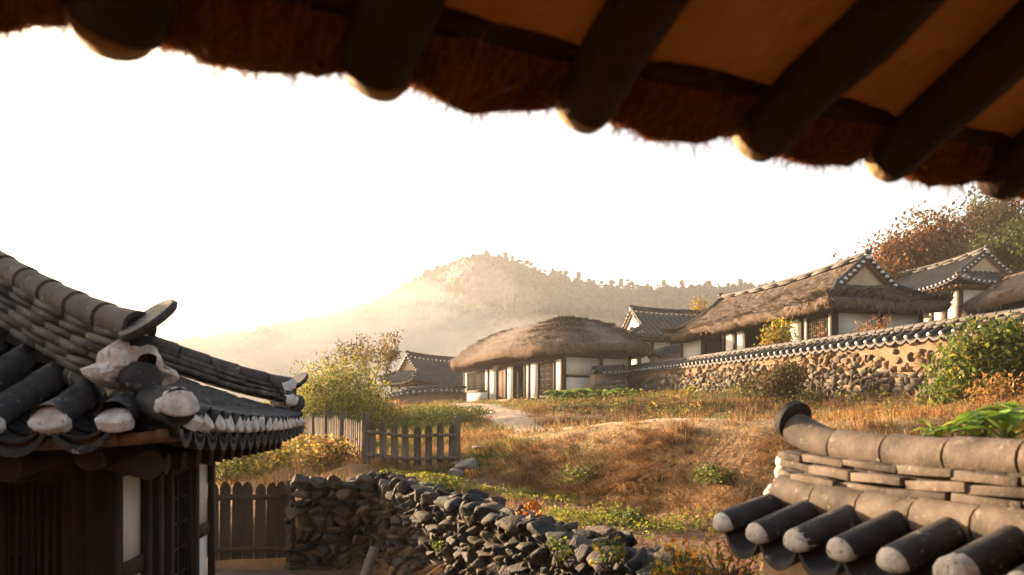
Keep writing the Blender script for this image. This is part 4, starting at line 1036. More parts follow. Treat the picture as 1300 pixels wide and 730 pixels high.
while x < -2.4:
    w = rng.uniform(.2, .35); put_stone(mb, (x + w / 2, 13.6, 1.44), (w * 1.2, .3, .24), (1, 0), palette(1, DC, .2)[0], STN[3], .3); put_stone(mb, (x + w / 2, 13.36, 1.47 + rng.uniform(-.03, .03)), (w * 1.2, .42, .24), (1, 0), palette(1, DC, .2)[0], STN[3], .2); x += w
mb.build('stonework', M['drystone'], root)
# plank leaning on it
mb = MB(); mb.bar((-2.36, 12.55, -.02), (-2.24, 12.85, .45), .16, .03, (1, 1, 1), up=(0, 1, 0), rough=.004, seg=4)
tag(mb.build('plank', M['greywood'], origin=(-2.3, 12.6, 0)), 'short grey plank leaning against the foot of the dry stone wall', 'plank')

# stones by the end of the fence
sl_ = [((593, 597), 16.2, (.62, .5, .34), 'broad grey boulder at the foot of the bank beside the fence end'), ((578, 604), 15.9, (.40, .36, .24), 'small grey boulder in front of the broad one by the fence end'), ((590, 578), 16.9, (.75, .5, .2), 'flat lit stone slab, lowest of the slabs above the fence end'), ((613, 569), 17.2, (.5, .45, .16), 'flat stone slab set in the bank just above the fence end'), ((624, 563), 17.8, (.5, .4, .14), 'uppermost flat stone slab on the trodden way beside the fence')]
for (px, py), D, s_, lb in sl_:
    p = at(px, py, D); mb = MB(); z_ = ht(p[0], p[1]) + s_[2] * .3; put_stone(mb, (p[0], p[1], z_), s_, (1, 0), (.30, .26, .21), STN[3], .1)
    tag(mb.build('boulder' if s_[2] > .2 else 'stone_slab', M['stone'], origin=(p[0], p[1], z_)), lb, 'stone')

# ------------------------------------------------------------------ tile capped wall at the lower right corner
root = empty('tiled_wall', (1.4, 4, 0)); tag(root, 'wall top of tan ridge tiles and dark round tiles with white ends, lower right foreground', 'wall')
dk = nrm(np.array([.373, -.928])); nl2 = np.array([-.928, -.373]); Rb = np.array([1.44, 4.0]); KL = 2.75
def rp(k, off, z): e = Rb + dk * k + nl2 * off; return np.array([e[0], e[1], z])
zr = lambda k: 2.10 - .03 * min(1, k / .8) + .06 * max(0, .5 - k) ** 2
mb = MB(); caps = []
for sgn in (1, -1):
    rows = []
    for i in range(11):
        k = .03 + i * .248
        a = rp(k, .46 * sgn, 1.978 + (.02 if i == 0 else 0)); b = rp(k, .02 * sgn, 2.125); rows.append(np.stack([a, a * .66 + b * .34, a * .33 + b * .67, b])); caps.append((a, a - b))
    tile_rows(mb, np.stack(rows), .070, 14, step=.44, valley=5, th=.028)
roof2 = mb.build('tile_cap', M['tile'], root, smooth=True)
for a, d in caps:
    m2 = MB(); dd = d * np.array([1, 1, .5]); plug(m2, a + nrm(dd) * .006, dd, .071, .45); m2.build('tile_end_plug', M['limeplug'], roof2, smooth=True)
line = lambda off, dz, k0=0.0: np.array([rp(k, off, zr(k) + dz) for k in np.linspace(k0, KL, 22)])
for sgn in (1, -1):
    mb = MB(); seg_tube(mb, line(.112 * sgn, .045, .03), .078, .27, 14); mb.build('base_cover_tile', M['ridge'], roof2, smooth=True)
mb = MB(); top = stack_ridge(mb, line(0, .105), .25, .14, 3, .27); rg = mb.build('ridge_courses', M['ridge'], root, bevel=.004)
top[:, 2] += .045 + .06 * np.clip(1 - np.linspace(0, KL, 22) / .35, 0, 1) ** 2
mb = MB(); seg_tube(mb, top, .078, .30, 16); mb.build('ridge_cover_tile', M['ridge'], root, smooth=True)
p = top[0]; dh = np.append(-dk, 0); mb = MB(); c = p + dh * .0 + [0, 0, .035]
mb.tube([c, c + dh * .03 + [0, 0, .012]], [.10, .103], 28); mb.build('end_disc_tile', M['tile'], root)
mb = MB()
for z_, s_ in ((.125, .13), (.17, .12), (.07, .12)):
    put_stone(mb, rp(-.03, .02, zr(0) + z_), (.12, .17, s_), (dk[0], dk[1]), (1, 1, 1), RND, .25)
put_stone(mb, rp(-.03, .1, zr(0) + .02), (.11, .13, .11), (dk[0], dk[1]), (1, 1, 1), RND, .25)
mb.build('lime_lump', M['limeplug'], root, smooth=True)
mb = MB(); mb.box8([rp(.02, .22, .6), rp(KL, .22, .6), rp(KL, -.22, .6), rp(.02, -.22, .6), rp(.02, .22, 1.96), rp(KL, .22, 1.96), rp(KL, -.22, 1.96), rp(.02, -.22, 1.96)]); mb.build('mud_body', M['mud'], root)

# ------------------------------------------------------------------ eave of the house the camera stands under
root = empty('thatched_eave', (0, 1.3, 2.9)); tag(root, 'underside of a thatched eave overhead with dark round rafters and clay between them', 'eave')
ed = nrm(np.array([.891, .454])); outd = np.array([-.454, .891]); Y0 = 1.12; slope = .44
P0 = np.array([-.505 * Y0, Y0])
def ep(s_, back, dz):
    """s along the eave (m), back from the rafter tips, dz above the rafter axis"""
    e = P0 + ed * s_ - outd * back; s1 = s_ / Y0; z_ = EYE + Y0 * (.462 + .03 * s1) + .05 + back * slope + dz
    return np.array([e[0], e[1], z_])
ss = [(-.36 * 2 * Y0), (-.36 * Y0), 0, .346 * Y0, .70 * Y0, 1.087 * Y0, 1.451 * Y0, 1.846 * Y0] + [(1.846 + .37 * k) * Y0 for k in (1, 2, 3, 4)]
for i, s_ in enumerate(ss):
    mb = MB(); r_ = .058 * rng.uniform(.95, 1.08) * (1.05 if i == 2 else 1); j = rng.normal(0, .008)
    pts = [ep(s_ + j * k + rng.normal(0, .006), b, rng.normal(0, .004)) for k, b in enumerate((0, .02, .12, .25, .4, .6, .9, 1.2, 1.6, 2.4, 3.3))]
    mb.tube(pts, r_ * np.array([.97, 1, 1, 1.02, .99, 1.03, 1.05, 1.02, 1.07, 1.08, 1.1]), 18, col=(rng.uniform(.8, 1.2),) * 3, rough=.012, cap=False)
    o = mb.build('rafter', M['rafter'], root, smooth=True)
    m2 = MB(); m2.tube([ep(s_, b_, 0) for b_ in (-.03, -.027, -.018, .003)], [r_ * .3, r_ * .62, r_ * .86, r_ * .985], 20); m2.build('rafter_end', M['rafterend'], o)
for a, b in zip(ss[:-1], ss[1:]):
    mb = MB(); Pq = np.array([[ep(a + (b - a) * x, bk, .05 + .018 * math.sin(x * math.pi)) for bk in (.042, .4, .9, 1.7, 3.3)] for x in np.linspace(0, 1, 7)]); mb.grid(Pq); mb.build('clay_panel', M['ceil'], root, smooth=True)
mb = MB()
for a, b in zip(ss[:-1], ss[1:]): mb.bar(ep(a, .046, .054), ep(b, .046, .054), .026, .03, (.8, .7, .6), rough=.004, seg=4)
mb.build('eave_batten', M['rafter'], root)
# brushwood and straw edge lying on the rafter tips, sagging between them
fr = MB(); th = MB(); E = []
for a, b in zip(ss[:-1], ss[1:]):
    for x in np.linspace(0, 1, 12, endpoint=False): E.append((a + (b - a) * x, math.sin(x * math.pi) ** .8 * .05))
prof = ((.036, .046), (.012, .024), (-.02, .012), (-.05, .035), (-.02, .13), (.1, .25))
GR = np.array([[ep(s_, bk, .018 + dz - sg * (1 if k in (1, 2, 3) else .3) + (rng.normal(0, .004))) for k, (bk, dz) in enumerate(prof)] for s_, sg in E])
th.grid(GR, np.array([.55, .36, .2]))
tb = th.build('thatch_edge', M['thatch_or'], root)
n = 9000; strands(fr, GR[:, [2, 1, 0]][:, ::-1], n, .06, .0016, palette(n, [(.9, .7, .45), (.35, .22, .13), (1.3, .95, .5)], .35), (.0, .018), jit=.5)
n = 5200; strands(fr, GR[:, [3, 2, 1]], n, .042, .0014, palette(n, [(1.0, .75, .45), (.35, .22, .13)], .35), (.0, .02), jit=.6)
fr.build('straw_fringe', M['thatch_or'], tb)
mb = MB(); up_ = np.array([[ep(s_, bk, .28) for bk in (.06, .6, 1.6, 3.6)] for s_ in np.linspace(ss[0], ss[-1], 14)]); mb.grid(up_)
mb.build('thatch_roof', M['thatch'], root)

mb = MB(); wl_ = [ep(s_, 3.2, 0) for s_ in (-7.5, 6.5)]
mb.box8([(*wl_[0][:2], -.5), (*wl_[1][:2], -.5), (*(wl_[1][:2] - outd * .2), -.5), (*(wl_[0][:2] - outd * .2), -.5), wl_[0] + [0, 0, .03], wl_[1] + [0, 0, .03], np.append(wl_[1][:2] - outd * .2, wl_[1][2] + .1), np.append(wl_[0][:2] - outd * .2, wl_[0][2] + .1)])
mb.build('unseen_house_wall', M['timber_lt'], root)  # unseen wall behind the camera, added to block sky light from there
mb = MB(); A_, B_ = ep(-8, .0, .3), ep(7, .0, .3); A2, B2 = ep(-8, 3.6, .3), ep(7, 3.6, .3); mb.add([A2, B2, B2 - np.append(outd * 3.5, 1.4), A2 - np.append(outd * 3.5, 1.4)], np.array([[0, 1, 2, 3]])); mb.add([ep(ss[0], 0.06, .3), ep(ss[0], 3.6, .3), A2, ep(-8, .06, .3)], np.array([[0, 1, 2, 3]])); mb.build('unseen_thatch_slope', M['thatch'], root)  # unseen roof slope, added with the wall to block sky light
# ------------------------------------------------------------------ trees and bushes
def grow(tr, p, d, ln, r, depth, tips, spread=.7, up=.25):
    pts = [p]; q = p.copy(); dd = d.copy()
    for k in range(4):
        dd = nrm(dd + rng.normal(0, .16, 3) + np.array([0, 0, up * .15])); q = q + dd * ln / 4; pts.append(q.copy())
    tr.tube(pts, np.linspace(r, r * .55, 5), 7 if r > .08 else 5, cap=False)
    if depth == 0: tips.append((q, dd, pts[2])); return
    n = rng.integers(2, 5)
    for k in range(n):
        b = pts[rng.integers(2, 5)]; nd = nrm(dd + rng.normal(0, spread, 3) + np.array([0, 0, up])); grow(tr, np.array(b), nd, ln * rng.uniform(.6, .85), r * .55, depth - 1, tips, spread, up)
    tips.append((q, dd, pts[3]))
def tree(name, label_seed, base, h, r, cols, leaf, per, csz, depth=3, spread=.75, up=.25, trunk=.35, cat='tree', group=None, flat=.3, wts=None, lean=(0, 0), squash=.6):
    global rng
    label, seed = label_seed; rng = np.random.default_rng(seed)
    root = empty(name, base); tag(root, label, cat, group); tr = MB(); cr = MB(); tips = []
    p = np.array(base, float); top = p + np.array([lean[0], lean[1], h * trunk])
    tr.tube([p - [0, 0, .3], p * .5 + top * .5 + rng.normal(0, .05 * h * .2, 3) * [1, 1, 0], top], [r * 1.25, r, r * .8], 9, cap=False)
    for k in range(rng.integers(4, 6)):
        a = rng.uniform(0, 6.28); d = nrm(np.array([math.cos(a) * spread, math.sin(a) * spread, 1.0 * rng.uniform(.35, 1)])); grow(tr, top - [0, 0, rng.uniform(0, .12) * h], d, h * .26, r * .6, depth - 1, tips, spread, up)
    T = np.array([t[0] for t in tips] + [t[2] for t in tips]); n = len(T) * per
    idx = np.repeat(np.arange(len(T)), per); c = T[idx] + np.clip(rng.normal(size=(n, 3)), -1.9, 1.9) * csz * np.array([1, 1, squash])
    tone = np.clip(1 + rng.normal(0, .22, len(T)), .5, 1.6)[idx][:, None]
    tint = rng.choice(len(cols), len(T), p=wts)[idx]
    cc = palette(n, cols, .2, wts); ct = np.asarray(cols)[tint]; cc = (cc * .4 + ct * .6) * tone
    leaves(cr, c, leaf * rng.uniform(.6, 1.3, n), cc, flat)
    tr.build('trunk', M['bark'], root); cr.build('crown', M['leaf'], root); return root
def bush(name, label, base, rx, ry, h, cols, n, leaf, stems=9, cat='bush', group=None, clumps=26, upright=False, wts=None, flat=.2, low=.0):
    root = empty(name, base); tag(root, label, cat, group); st = MB(); cr = MB(); b = np.array(base, float); C_ = []
    for k in range(clumps):
        a = rng.uniform(0, 6.28); rr = math.sqrt(rng.random()); zz = rng.uniform(low, 1) ** .8
        env = math.sqrt(max(.08, 1 - (zz * .92) ** 2)) if not upright else (1.05 - .55 * zz)
        C_.append(b + [math.cos(a) * rr * rx * env, math.sin(a) * rr * ry * env, zz * h])
    C_ = np.array(C_)
    for c in C_[:stems * 2]:
        m = b * .4 + c * .6 + rng.normal(0, .05, 3) * h; s0 = b + rng.normal(0, .12, 3) * [rx, ry, 0]; s0[2] = b[2] - .05
        st.tube([s0, m - [0, 0, .1 * h], c], [.022 * h ** .5, .015 * h ** .5, .006], 5, cap=False)
    idx = rng.integers(len(C_), size=n); sz = .30 * (rx * ry * h) ** (1 / 3)
    c = C_[idx] + np.clip(rng.normal(size=(n, 3)), -1.7, 1.7) * sz * np.array([.8, .8, .75 if not upright else 1.1])
    c[:, 2] = np.maximum(c[:, 2], b[2] + .02)
    tone = np.clip(1 + rng.normal(0, .22, len(C_)), .5, 1.6)[idx][:, None]
    leaves(cr, c, leaf * rng.uniform(.6, 1.35, n), palette(n, cols, .22, wts) * tone, flat)
    st.build('stems', M['bark'], root); cr.build('foliage', M['leaf'], root); return root
def onground(px, D, dz=-.05):
    x = (px - 650) / FPX * D; return (x, D, ht(x, D) + dz)
RED = [(.16, .05, .02), (.22, .085, .025), (.13, .06, .025), (.15, .11, .03)]
OAK = [(.07, .07, .022), (.10, .075, .022), (.14, .085, .025), (.055, .06, .02)]
b = list(onground(1158, 60)); b[2] = at(0, 372, 60)[2] - 2.0
tree('maple_tree', ('reddish brown autumn tree with a broad crown behind the upper tiled house', 13), b, 11.0, .3, RED, .18, 120, .95, depth=3, spread=1.15, up=.12, trunk=.25, lean=(-.2, 0))
b = list(onground(1240, 64)); b[2] = at(0, 372, 64)[2] - 2.5
tree('oak_tree', ('tall airy tree with dark branches and olive leaves above the upper tiled house', 23), b, 13.5, .32, OAK, .15, 85, .62, depth=3, spread=.8, up=.3, trunk=.42)
b = list(onground(1312, 52)); b[2] = at(0, 360, 52)[2] - 2
tree('pine_tree', ('green pine crown at the right edge above the thatched outbuilding', 13), b, 8.5, .25, [(.10, .12, .02), (.14, .14, .025), (.07, .09, .02)], .13, 150, .55, depth=3, spread=.9, up=.1, trunk=.4)
b = list(onground(1210, 56)); b[2] = at(0, 360, 56)[2] - .6
bush('maple_bush', 'bright yellow green bush glowing behind the ridge of the upper tiled house', b, 1.8, 1.2, 2.9, [(.32, .26, .03), (.24, .22, .03), (.38, .28, .04)], 1900, .13)
b = list(onground(1112, 57)); b[2] = at(0, 372, 57)[2] - .8
bush('hillside_bush', 'olive bush at the foot of the reddish tree, left of the upper tiled house', b, 1.8, 1.2, 2.4, [(.17, .15, .03), (.11, .12, .03), (.22, .13, .03)], 1600, .13)
b = list(onground(893, 62)); b[2] = at(0, 398, 62)[2] - 1.2
bush('yellow_tree', 'small golden tree top rising behind the large straw roof at its left end', b, 1.1, 1.0, 2.2, [(.40, .25, .03), (.34, .20, .03), (.25, .2, .04)], 900, .10)
b = at(988, 445, 31.0); 
bush('persimmon_bush', 'young yellow leaved tree growing just behind the long wall before the big house', (b[0], b[1], 4.5), .85, .6, 1.75, [(.36, .26, .03), (.28, .24, .03), (.42, .27, .03), (.2, .2, .03)], 1100, .075, upright=False, clumps=22)
# garden plants between the long wall and the upper house
for k, (px, D, s_, c_) in enumerate(((1165, 34, .8, 0), (1200, 35, 1.0, 0), (1232, 36, .9, 1), (1258, 35, .9, 0), (1180, 38, .7, 1), (1220, 33, .8, 1), (1285, 30, .9, 1))):
    x = (px - 650) / FPX * D; z_ = ht(x, D)
    cols = [[(.24, .12, .04), (.30, .17, .07), (.18, .12, .04)], [(.13, .12, .03), (.17, .14, .04), (.2, .11, .03)]][c_]
    bush('garden_shrub', ['rusty brown shrub in the garden strip below the upper tiled house', 'olive green shrub in the garden strip below the upper tiled house'][c_], (x, D, z_), .9 * s_, .7, 1.1 * s_, cols, 700, .08, group=['rusty garden shrubs', 'olive garden shrubs'][c_], cat='shrub')
for k, px in enumerate((975, 1090, 1105, 1118, 1040)):
    x = (px - 650) / FPX * 26; D = 25.8
    dd = np.interp(0, [0, 1], [0, 1]); t = (x / D)
    # just behind the wall line
    kk = (WN[0] - t * 20) / (t * ld[1] - ld[0]) ; D = 20 + ld[1] * kk + 1.0; x = t * D
    bush('dry_weed', 'thin rust coloured weed showing above the tile cap of the long wall', (x, D, ht(x, D)), .3, .25, wall_top(D) + .75 - ht(x, D), [(.30, .13, .05), (.25, .15, .06)], 170, .05, clumps=10, group='rust coloured weeds behind the long wall', cat='weed', upright=True, low=.5)
# big bush at the right end of the wall, brown undergrowth beside it
b = onground(1262, 16.2); bush('leafy_bush', 'large bright green leafy bush covering the right end of the long wall', b, 1.15, .7, 1.72, [(.17, .21, .03), (.12, .17, .028), (.24, .25, .045), (.08, .12, .025), (.30, .24, .05)], 9000, .066, clumps=75, low=.05)
b = onground(1208, 17.2); bush('dark_ivy_bush', 'dark green ivy clump on the stones left of the big leafy bush', b, .4, .35, 1.5, [(.06, .09, .025), (.09, .11, .03)], 900, .06, upright=True, clumps=22)
b = onground(1288, 14.6); bush('dry_bush', 'rusty dry undergrowth below the big green bush at the right edge', b, .9, .6, .75, [(.34, .17, .05), (.26, .13, .04), (.4, .22, .07)], 1500, .05, low=0)
b = onground(998, 24.4); bush('dark_shrub', 'dark brownish shrub sprawling against the middle of the long wall', b, .95, .65, 1.15, [(.085, .06, .025), (.13, .055, .025), (.06, .065, .022), (.10, .085, .03)], 3200, .055, clumps=36)
b = onground(950, 27); bush('dark_shrub', 'low olive shrub at the wall foot left of the dark brown shrub', b, .6, .4, .6, [(.10, .10, .03), (.08, .075, .025)], 700, .05)
b = onground(878, 33); bush('small_shrub', 'small yellow topped weed at the foot of the long wall', b, .35, .3, .65, [(.36, .28, .03), (.14, .17, .03), (.3, .22, .03)], 360, .06)
b = onground(746, 41.6); bush('small_shrub', 'grey green weed at the right front corner of the long thatched house', b, .5, .4, .7, [(.12, .14, .06), (.15, .15, .07)], 420, .06)
# green thicket at the left behind the fence
WIL = [(.25, .25, .03), (.19, .21, .028), (.32, .28, .035), (.12, .14, .022), (.38, .30, .04)]
for px, D, rx, h, lb in ((408, 30, 1.5, 2.2, 'yellow green thicket nearest the left house eave'), (443, 31, 1.65, 2.6, 'tall yellow green thicket behind the middle of the receding fence'), (380, 33, 1.6, 1.9, 'low green thicket half hidden by the left eave'), (465, 33, .9, 1.6, 'small yellow bush right of the thickets')):
    b = onground(px, D); z_ = min(b[2], at(0, 555, D)[2]); bush('thicket_bush', lb, (b[0], b[1], z_), rx, 1.1, h, WIL, 7000, .06, clumps=60, upright=True)
b = onground(470, 35); tree('sapling_tree', ('slender tree with sparse brown leaves rising above the green thicket', 16), (b[0], b[1], b[2] - .2), 5.4, .07, [(.17, .12, .035), (.24, .15, .04), (.12, .10, .03)], .075, 16, .17, depth=3, spread=.6, up=.5, trunk=.35, lean=(.2, 0))
b = onground(487, 33); bush('rusty_bush', 'rust and yellow bush at the foot of the slender tree', b, 1.0, .7, 1.0, [(.32, .18, .05), (.24, .17, .04), (.36, .24, .05)], 1300, .055)
for px, D, rx, h, cs, lb in ((385, 22, .9, .42, [(.34, .17, .05), (.4, .26, .07), (.2, .19, .04)], 'rust and yellow weeds along the inside of the receding fence'), (330, 18.5, 1.3, .6, [(.30, .26, .06), (.38, .25, .07), (.2, .2, .04)], 'golden weeds seen above the dark picket gate'), (290, 17.5, 1.1, .7, [(.26, .24, .06), (.17, .18, .04)], 'pale green weeds above the left end of the picket gate'), (420, 17.6, .6, .5, [(.36, .2, .06), (.25, .2, .05)], 'orange weeds behind the corner of the dry stone wall')):
    b = onground(px, D); bush('weed_clump', lb, b, rx, .8, h, cs, 1700, .05, cat='weeds')
for px, D, w_, h, lb in ((545, 33, 1.6, .35, 'green grass tussock on the slope below the small tiled house'), (590, 30, 1.2, .25, 'green tussock lower on the slope behind the fence')):
    b = onground(px, D); bush('grass_tussock', lb, b, w_, .8, h, [(.12, .16, .03), (.16, .18, .035)], 1500, .05, cat='grass')
for px, D, w_, h, lb in ((745, 13.7, .55, .22, 'green weed patch at the upper edge of the brown bank'), (905, 11.8, .5, .16, 'dark green weed patch on the bank near the tiled wall top'), (797, 10.9, .3, .2, 'green weed patch at the foot of the brown bank')):
    b = onground(px, D); bush('weed_patch', lb, b, w_, .4, h, [(.12, .16, .03), (.2, .2, .035), (.07, .10, .025)], 1000, .03, cat='weeds')
# yellow leaved weed in front of the wall, at the foot of the frame
p = at(868, 716, 5.2); bush('yellow_weed', 'yellow and orange leaved weed growing at the near end of the dry stone wall', (p[0], p[1], p[2] - .22), .26, .18, .34, [(.48, .30, .03), (.36, .28, .03), (.42, .16, .03), (.2, .2, .03)], 420, .022, clumps=22)
p = at(925, 700, 5.0); bush('rusty_weed', 'rust coloured weed beneath the white tile ends at lower right', (p[0], p[1], p[2] - .25), .22, .18, .28, [(.36, .16, .04), (.28, .2, .04)], 320, .022)
for px, py, D, n_, lb, cs in ((672, 658, 8.8, 150, 'small tuft of red leaves on top of the dry stone wall', [(.45, .12, .03), (.4, .2, .04)]), (560, 700, 10.4, 130, 'small green fern growing from the dry stone wall face', [(.12, .17, .03), (.16, .19, .03)]), (710, 712, 7.3, 130, 'green sprig between the stones low in the dry stone wall', [(.1, .15, .03), (.15, .18, .03)]), (772, 716, 6.5, 120, 'green sprig low on the near stones of the wall', [(.1, .14, .03), (.3, .24, .03)]), (497, 655, 12.4, 120, 'orange and green sprig near the inner corner of the stone wall', [(.3, .16, .04), (.15, .18, .03)])):
    p = at(px, py, D); bush('wall_sprig', lb, tuple(p), .15, .1, .2, cs, n_, .025, clumps=9, cat='plant')

# ------------------------------------------------------------------ crops
def broadleaf(mb, base, d, size, col, curl=.35, width=.75):
    d = nrm(d); s = nrm(np.cross(d, (0, 0, 1))); up = np.cross(s, d); rows = []
    for k in range(6):
        t = k / 5; w = width * size * .5 * math.sin(math.pi * min(1, t * .9 + .08)) ** .7 * (1 if t < 1 else .2); c = np.asarray(base) + d * size * t + up * (math.sin(t * 2.6) * .14 - curl * t * t) * size
        rows.append([c - s * w + up * w * .35, c - s * w * .5 + up * w * .08, c, c + s * w * .5 + up * w * .08, c + s * w + up * w * .35])
    mb.grid(np.array(rows), col)
def leafy_crop(n, size, hgt, cols, erect=.8):
    mb = MB(); st = MB()
    for k in range(n):
        a = k * 2.4 + rng.uniform(-.3, .3); e = rng.uniform(.3, 1) * erect; d = np.array([math.cos(a), math.sin(a), e]); b = np.array([0, 0, hgt * rng.uniform(.1, 1) * .5]) + d * hgt * .3
        st.tube([(0, 0, 0), b * .6 + [0, 0, .02], b], [.012, .01, .007], 5, col=(.16, .2, .06)); broadleaf(mb, b, d * [1, 1, .6], size * rng.uniform(.7, 1.2), palette(1, cols, .15)[0])
    return mb, st
CAB = [(.22, .36, .05), (.30, .43, .07), (.16, .28, .045), (.42, .46, .09)]
protoc = []
for k in range(4):
    root = empty('cabbage_plant', (0, 0, 0)); mb, st = leafy_crop(13, .42, .28, CAB, 1.0); mb.build('leaves', M['leafthick'], root, smooth=True); st.build('stalks', M['leafthick'], root); protoc.append(root)
spots = [(708 + i * 6.2 + rng.uniform(-2, 2), 38.8 - .0 * i + rng.uniform(-.9, .9)) for i in range(15)]
for i, (px, D) in enumerate(spots):
    o = protoc[i] if i < 4 else copy_tree(protoc[rng.integers(4)]); x, y, z_ = onground(px, D, 0.0); o.location = (x, y, z_); o.rotation_euler[2] = rng.uniform(0, 6); o.scale = (1.35, 1.35, 1.7)
    tag(o, 'bright green cabbage plant in the row before the thatched house corner', 'cabbage', 'cabbages before the long thatched house')
protor = []
for k in range(3):
    root = empty('crop_plant', (0, 0, 0)); mb, st = leafy_crop(9, .2, .12, CAB, .9); mb.build('leaves', M['leafthick'], root, smooth=True); st.build('stalks', M['leafthick'], root); protor.append(root)
for i in range(20):
    px = 1128 + i * 7.5; o = protor[i] if i < 3 else copy_tree(protor[rng.integers(3)]); D = 15.2 + rng.uniform(-.4, .4); x, y, z_ = onground(px, D, 0); o.location = (x, y, z_); o.rotation_euler[2] = rng.uniform(0, 6); o.scale = (rng.uniform(.7, 1.1),) * 3
    tag(o, 'low bright green crop plant in the row along the foot of the long wall', 'crop plant', 'row of low crop plants below the long wall')
for px, py, D, s_, lb in ((1278, 562, 7.6, 1.25, 'large leaved pale green plant at the right edge above the tiled wall'), (1246, 560, 7.9, 1.0, 'left one of the large leaved plants at the right edge'), (1296, 548, 8.6, 1.3, 'large leaved plant farthest back at the right edge'), (1190, 562, 8.2, .75, 'small yellow green plant standing alone above the tiled wall ridge')):
    p = at(px, py, D); root = empty('broadleaf_plant', tuple(p)); tag(root, lb, 'plant')
    mb, st = leafy_crop(15 if s_ > .6 else 9, .26 * s_, .25 * s_, CAB if s_ > .6 else [(.3, .3, .04), (.22, .26, .04)], 1.1); 
    for m_ in (mb, st): m_.v = [v + p for v in m_.v]
    mb.build('leaves', M['leafthick'], root, smooth=True); st.build('stalks', M['leafthick'], root)

# ------------------------------------------------------------------ grass
def scatter(n, x0, x1, y0, y1, dens):
    x = rng.uniform(x0, x1, n); y = rng.uniform(y0, y1, n)
    k = rng.random(n) < dens(x, y); return x[k], y[k]
vis = lambda x, y: (np.abs(x / np.maximum(y, .1)) < .72)
def wall_side(x, y):  # left of the long wall
    return (x - WN[0]) * lr[0] + (y - WN[1]) * lr[1] < -.15
DRY = [(.36, .205, .085), (.29, .15, .055), (.44, .28, .12), (.24, .12, .045), (.40, .23, .08)]
GRN = [(.12, .16, .03), (.17, .19, .035), (.09, .12, .025)]
def grass_obj(name, n, box, dens, h0, h1, w, lab, cat, downhill=.5, drypal=DRY, seed=0, greens=1.0):
    x, y = scatter(n, *box, dens); z = HT(x, y); m = len(x); e = .25
    gx_ = (HT(x + e, y) - z) / e; gy_ = (HT(x, y + e) - z) / e
    lean = rng.normal(0, .38, (m, 3)); lean[:, 2] = 0; lean[:, 0] -= gx_ * downhill * 1.6; lean[:, 1] -= gy_ * downhill * 1.6; lean[:, 2] -= np.hypot(gx_, gy_) * downhill * .8
    tuft = fbm(x, y, .45, 71, 2); big = fbm(x, y, 1.5, 5, 2)
    h = rng.uniform(h0, h1, m) * np.clip(.25 + 1.5 * tuft, .2, 1.4)
    g = np.clip(green_amt(x, y) * greens, 0, 1); isg = rng.random(m) < g
    cols = np.where(isg[:, None], palette(m, GRN, .2), palette(m, drypal, .2)); cr_ = np.clip(1 - np.abs(y - np.interp(x, [-.7, .5, 1.6, 2.75, 3.7, 5, 6.6], [17.6, 17.2, 15.5, 13.9, 12.9, 11.8, 10.5])) / .8, 0, 1)[:, None]; cols = cols * (1 - cr_ * .7) + np.array([.50, .36, .17]) * rng.uniform(.7, 1.2, (m, 1)) * cr_ * .7
    st = strip_amt(x, y); h = h * (1 - .6 * st); cols = cols * (1 - .6 * st[:, None]) + np.array([.46, .33, .16]) * rng.uniform(.7, 1.2, (m, 1)) * .6 * st[:, None]
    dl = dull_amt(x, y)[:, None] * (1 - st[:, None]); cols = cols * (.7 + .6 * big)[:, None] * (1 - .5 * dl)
    mb = MB(); blades(mb, np.stack([x, y, z - .02], -1), h, lean, w, cols)
    return tag(mb.build(name, M['grass']), lab, cat, kind='stuff')
pdens = lambda x, y: np.clip((path_dist(x, y) - 1.0) * 2.5, .012, 1)
right = lambda x, y: (1 - field_amt(x, y)) * (1 - court_amt(x, y)) * vis(x, y) * wall_side(x, y) * pdens(x, y)
inhouse = lambda x, y: ~(((x - C[0]) * fu[0] + (y - C[1]) * fu[1] > -1.0) & ((x - C[0]) * sidev[0] + (y - C[1]) * sidev[1] > -.9) & ((x - C[0]) * sidev[0] + (y - C[1]) * sidev[1] < 6))
grass_obj('dry_grass', 90000, (-3, 10, 6.5, 18), lambda x, y: right(x, y) * np.clip(fbm(x, y, .8, 61, 2) * 2.2 - .35, .1, 1), .08, .27, .0045, 'dry orange brown grass hanging over the terraced bank', 'grass', .8)
grass_obj('meadow_grass', 110000, (-9, 14, 16, 46), lambda x, y: right(x, y) * inhouse(x, y) * np.clip(fbm(x, y, 1.3, 62, 2) * 2.2 - .45, .06, 1), .06, .24, .009, 'short dry grass on the terraces below the village', 'grass', .5)
grass_obj('left_slope_grass', 40000, (-14, -1, 14.2, 50), lambda x, y: right(x, y) * inhouse(x, y), .08, .3, .010, 'mixed green and dry grass on the slope behind the fence', 'grass', .3, greens=1.2)
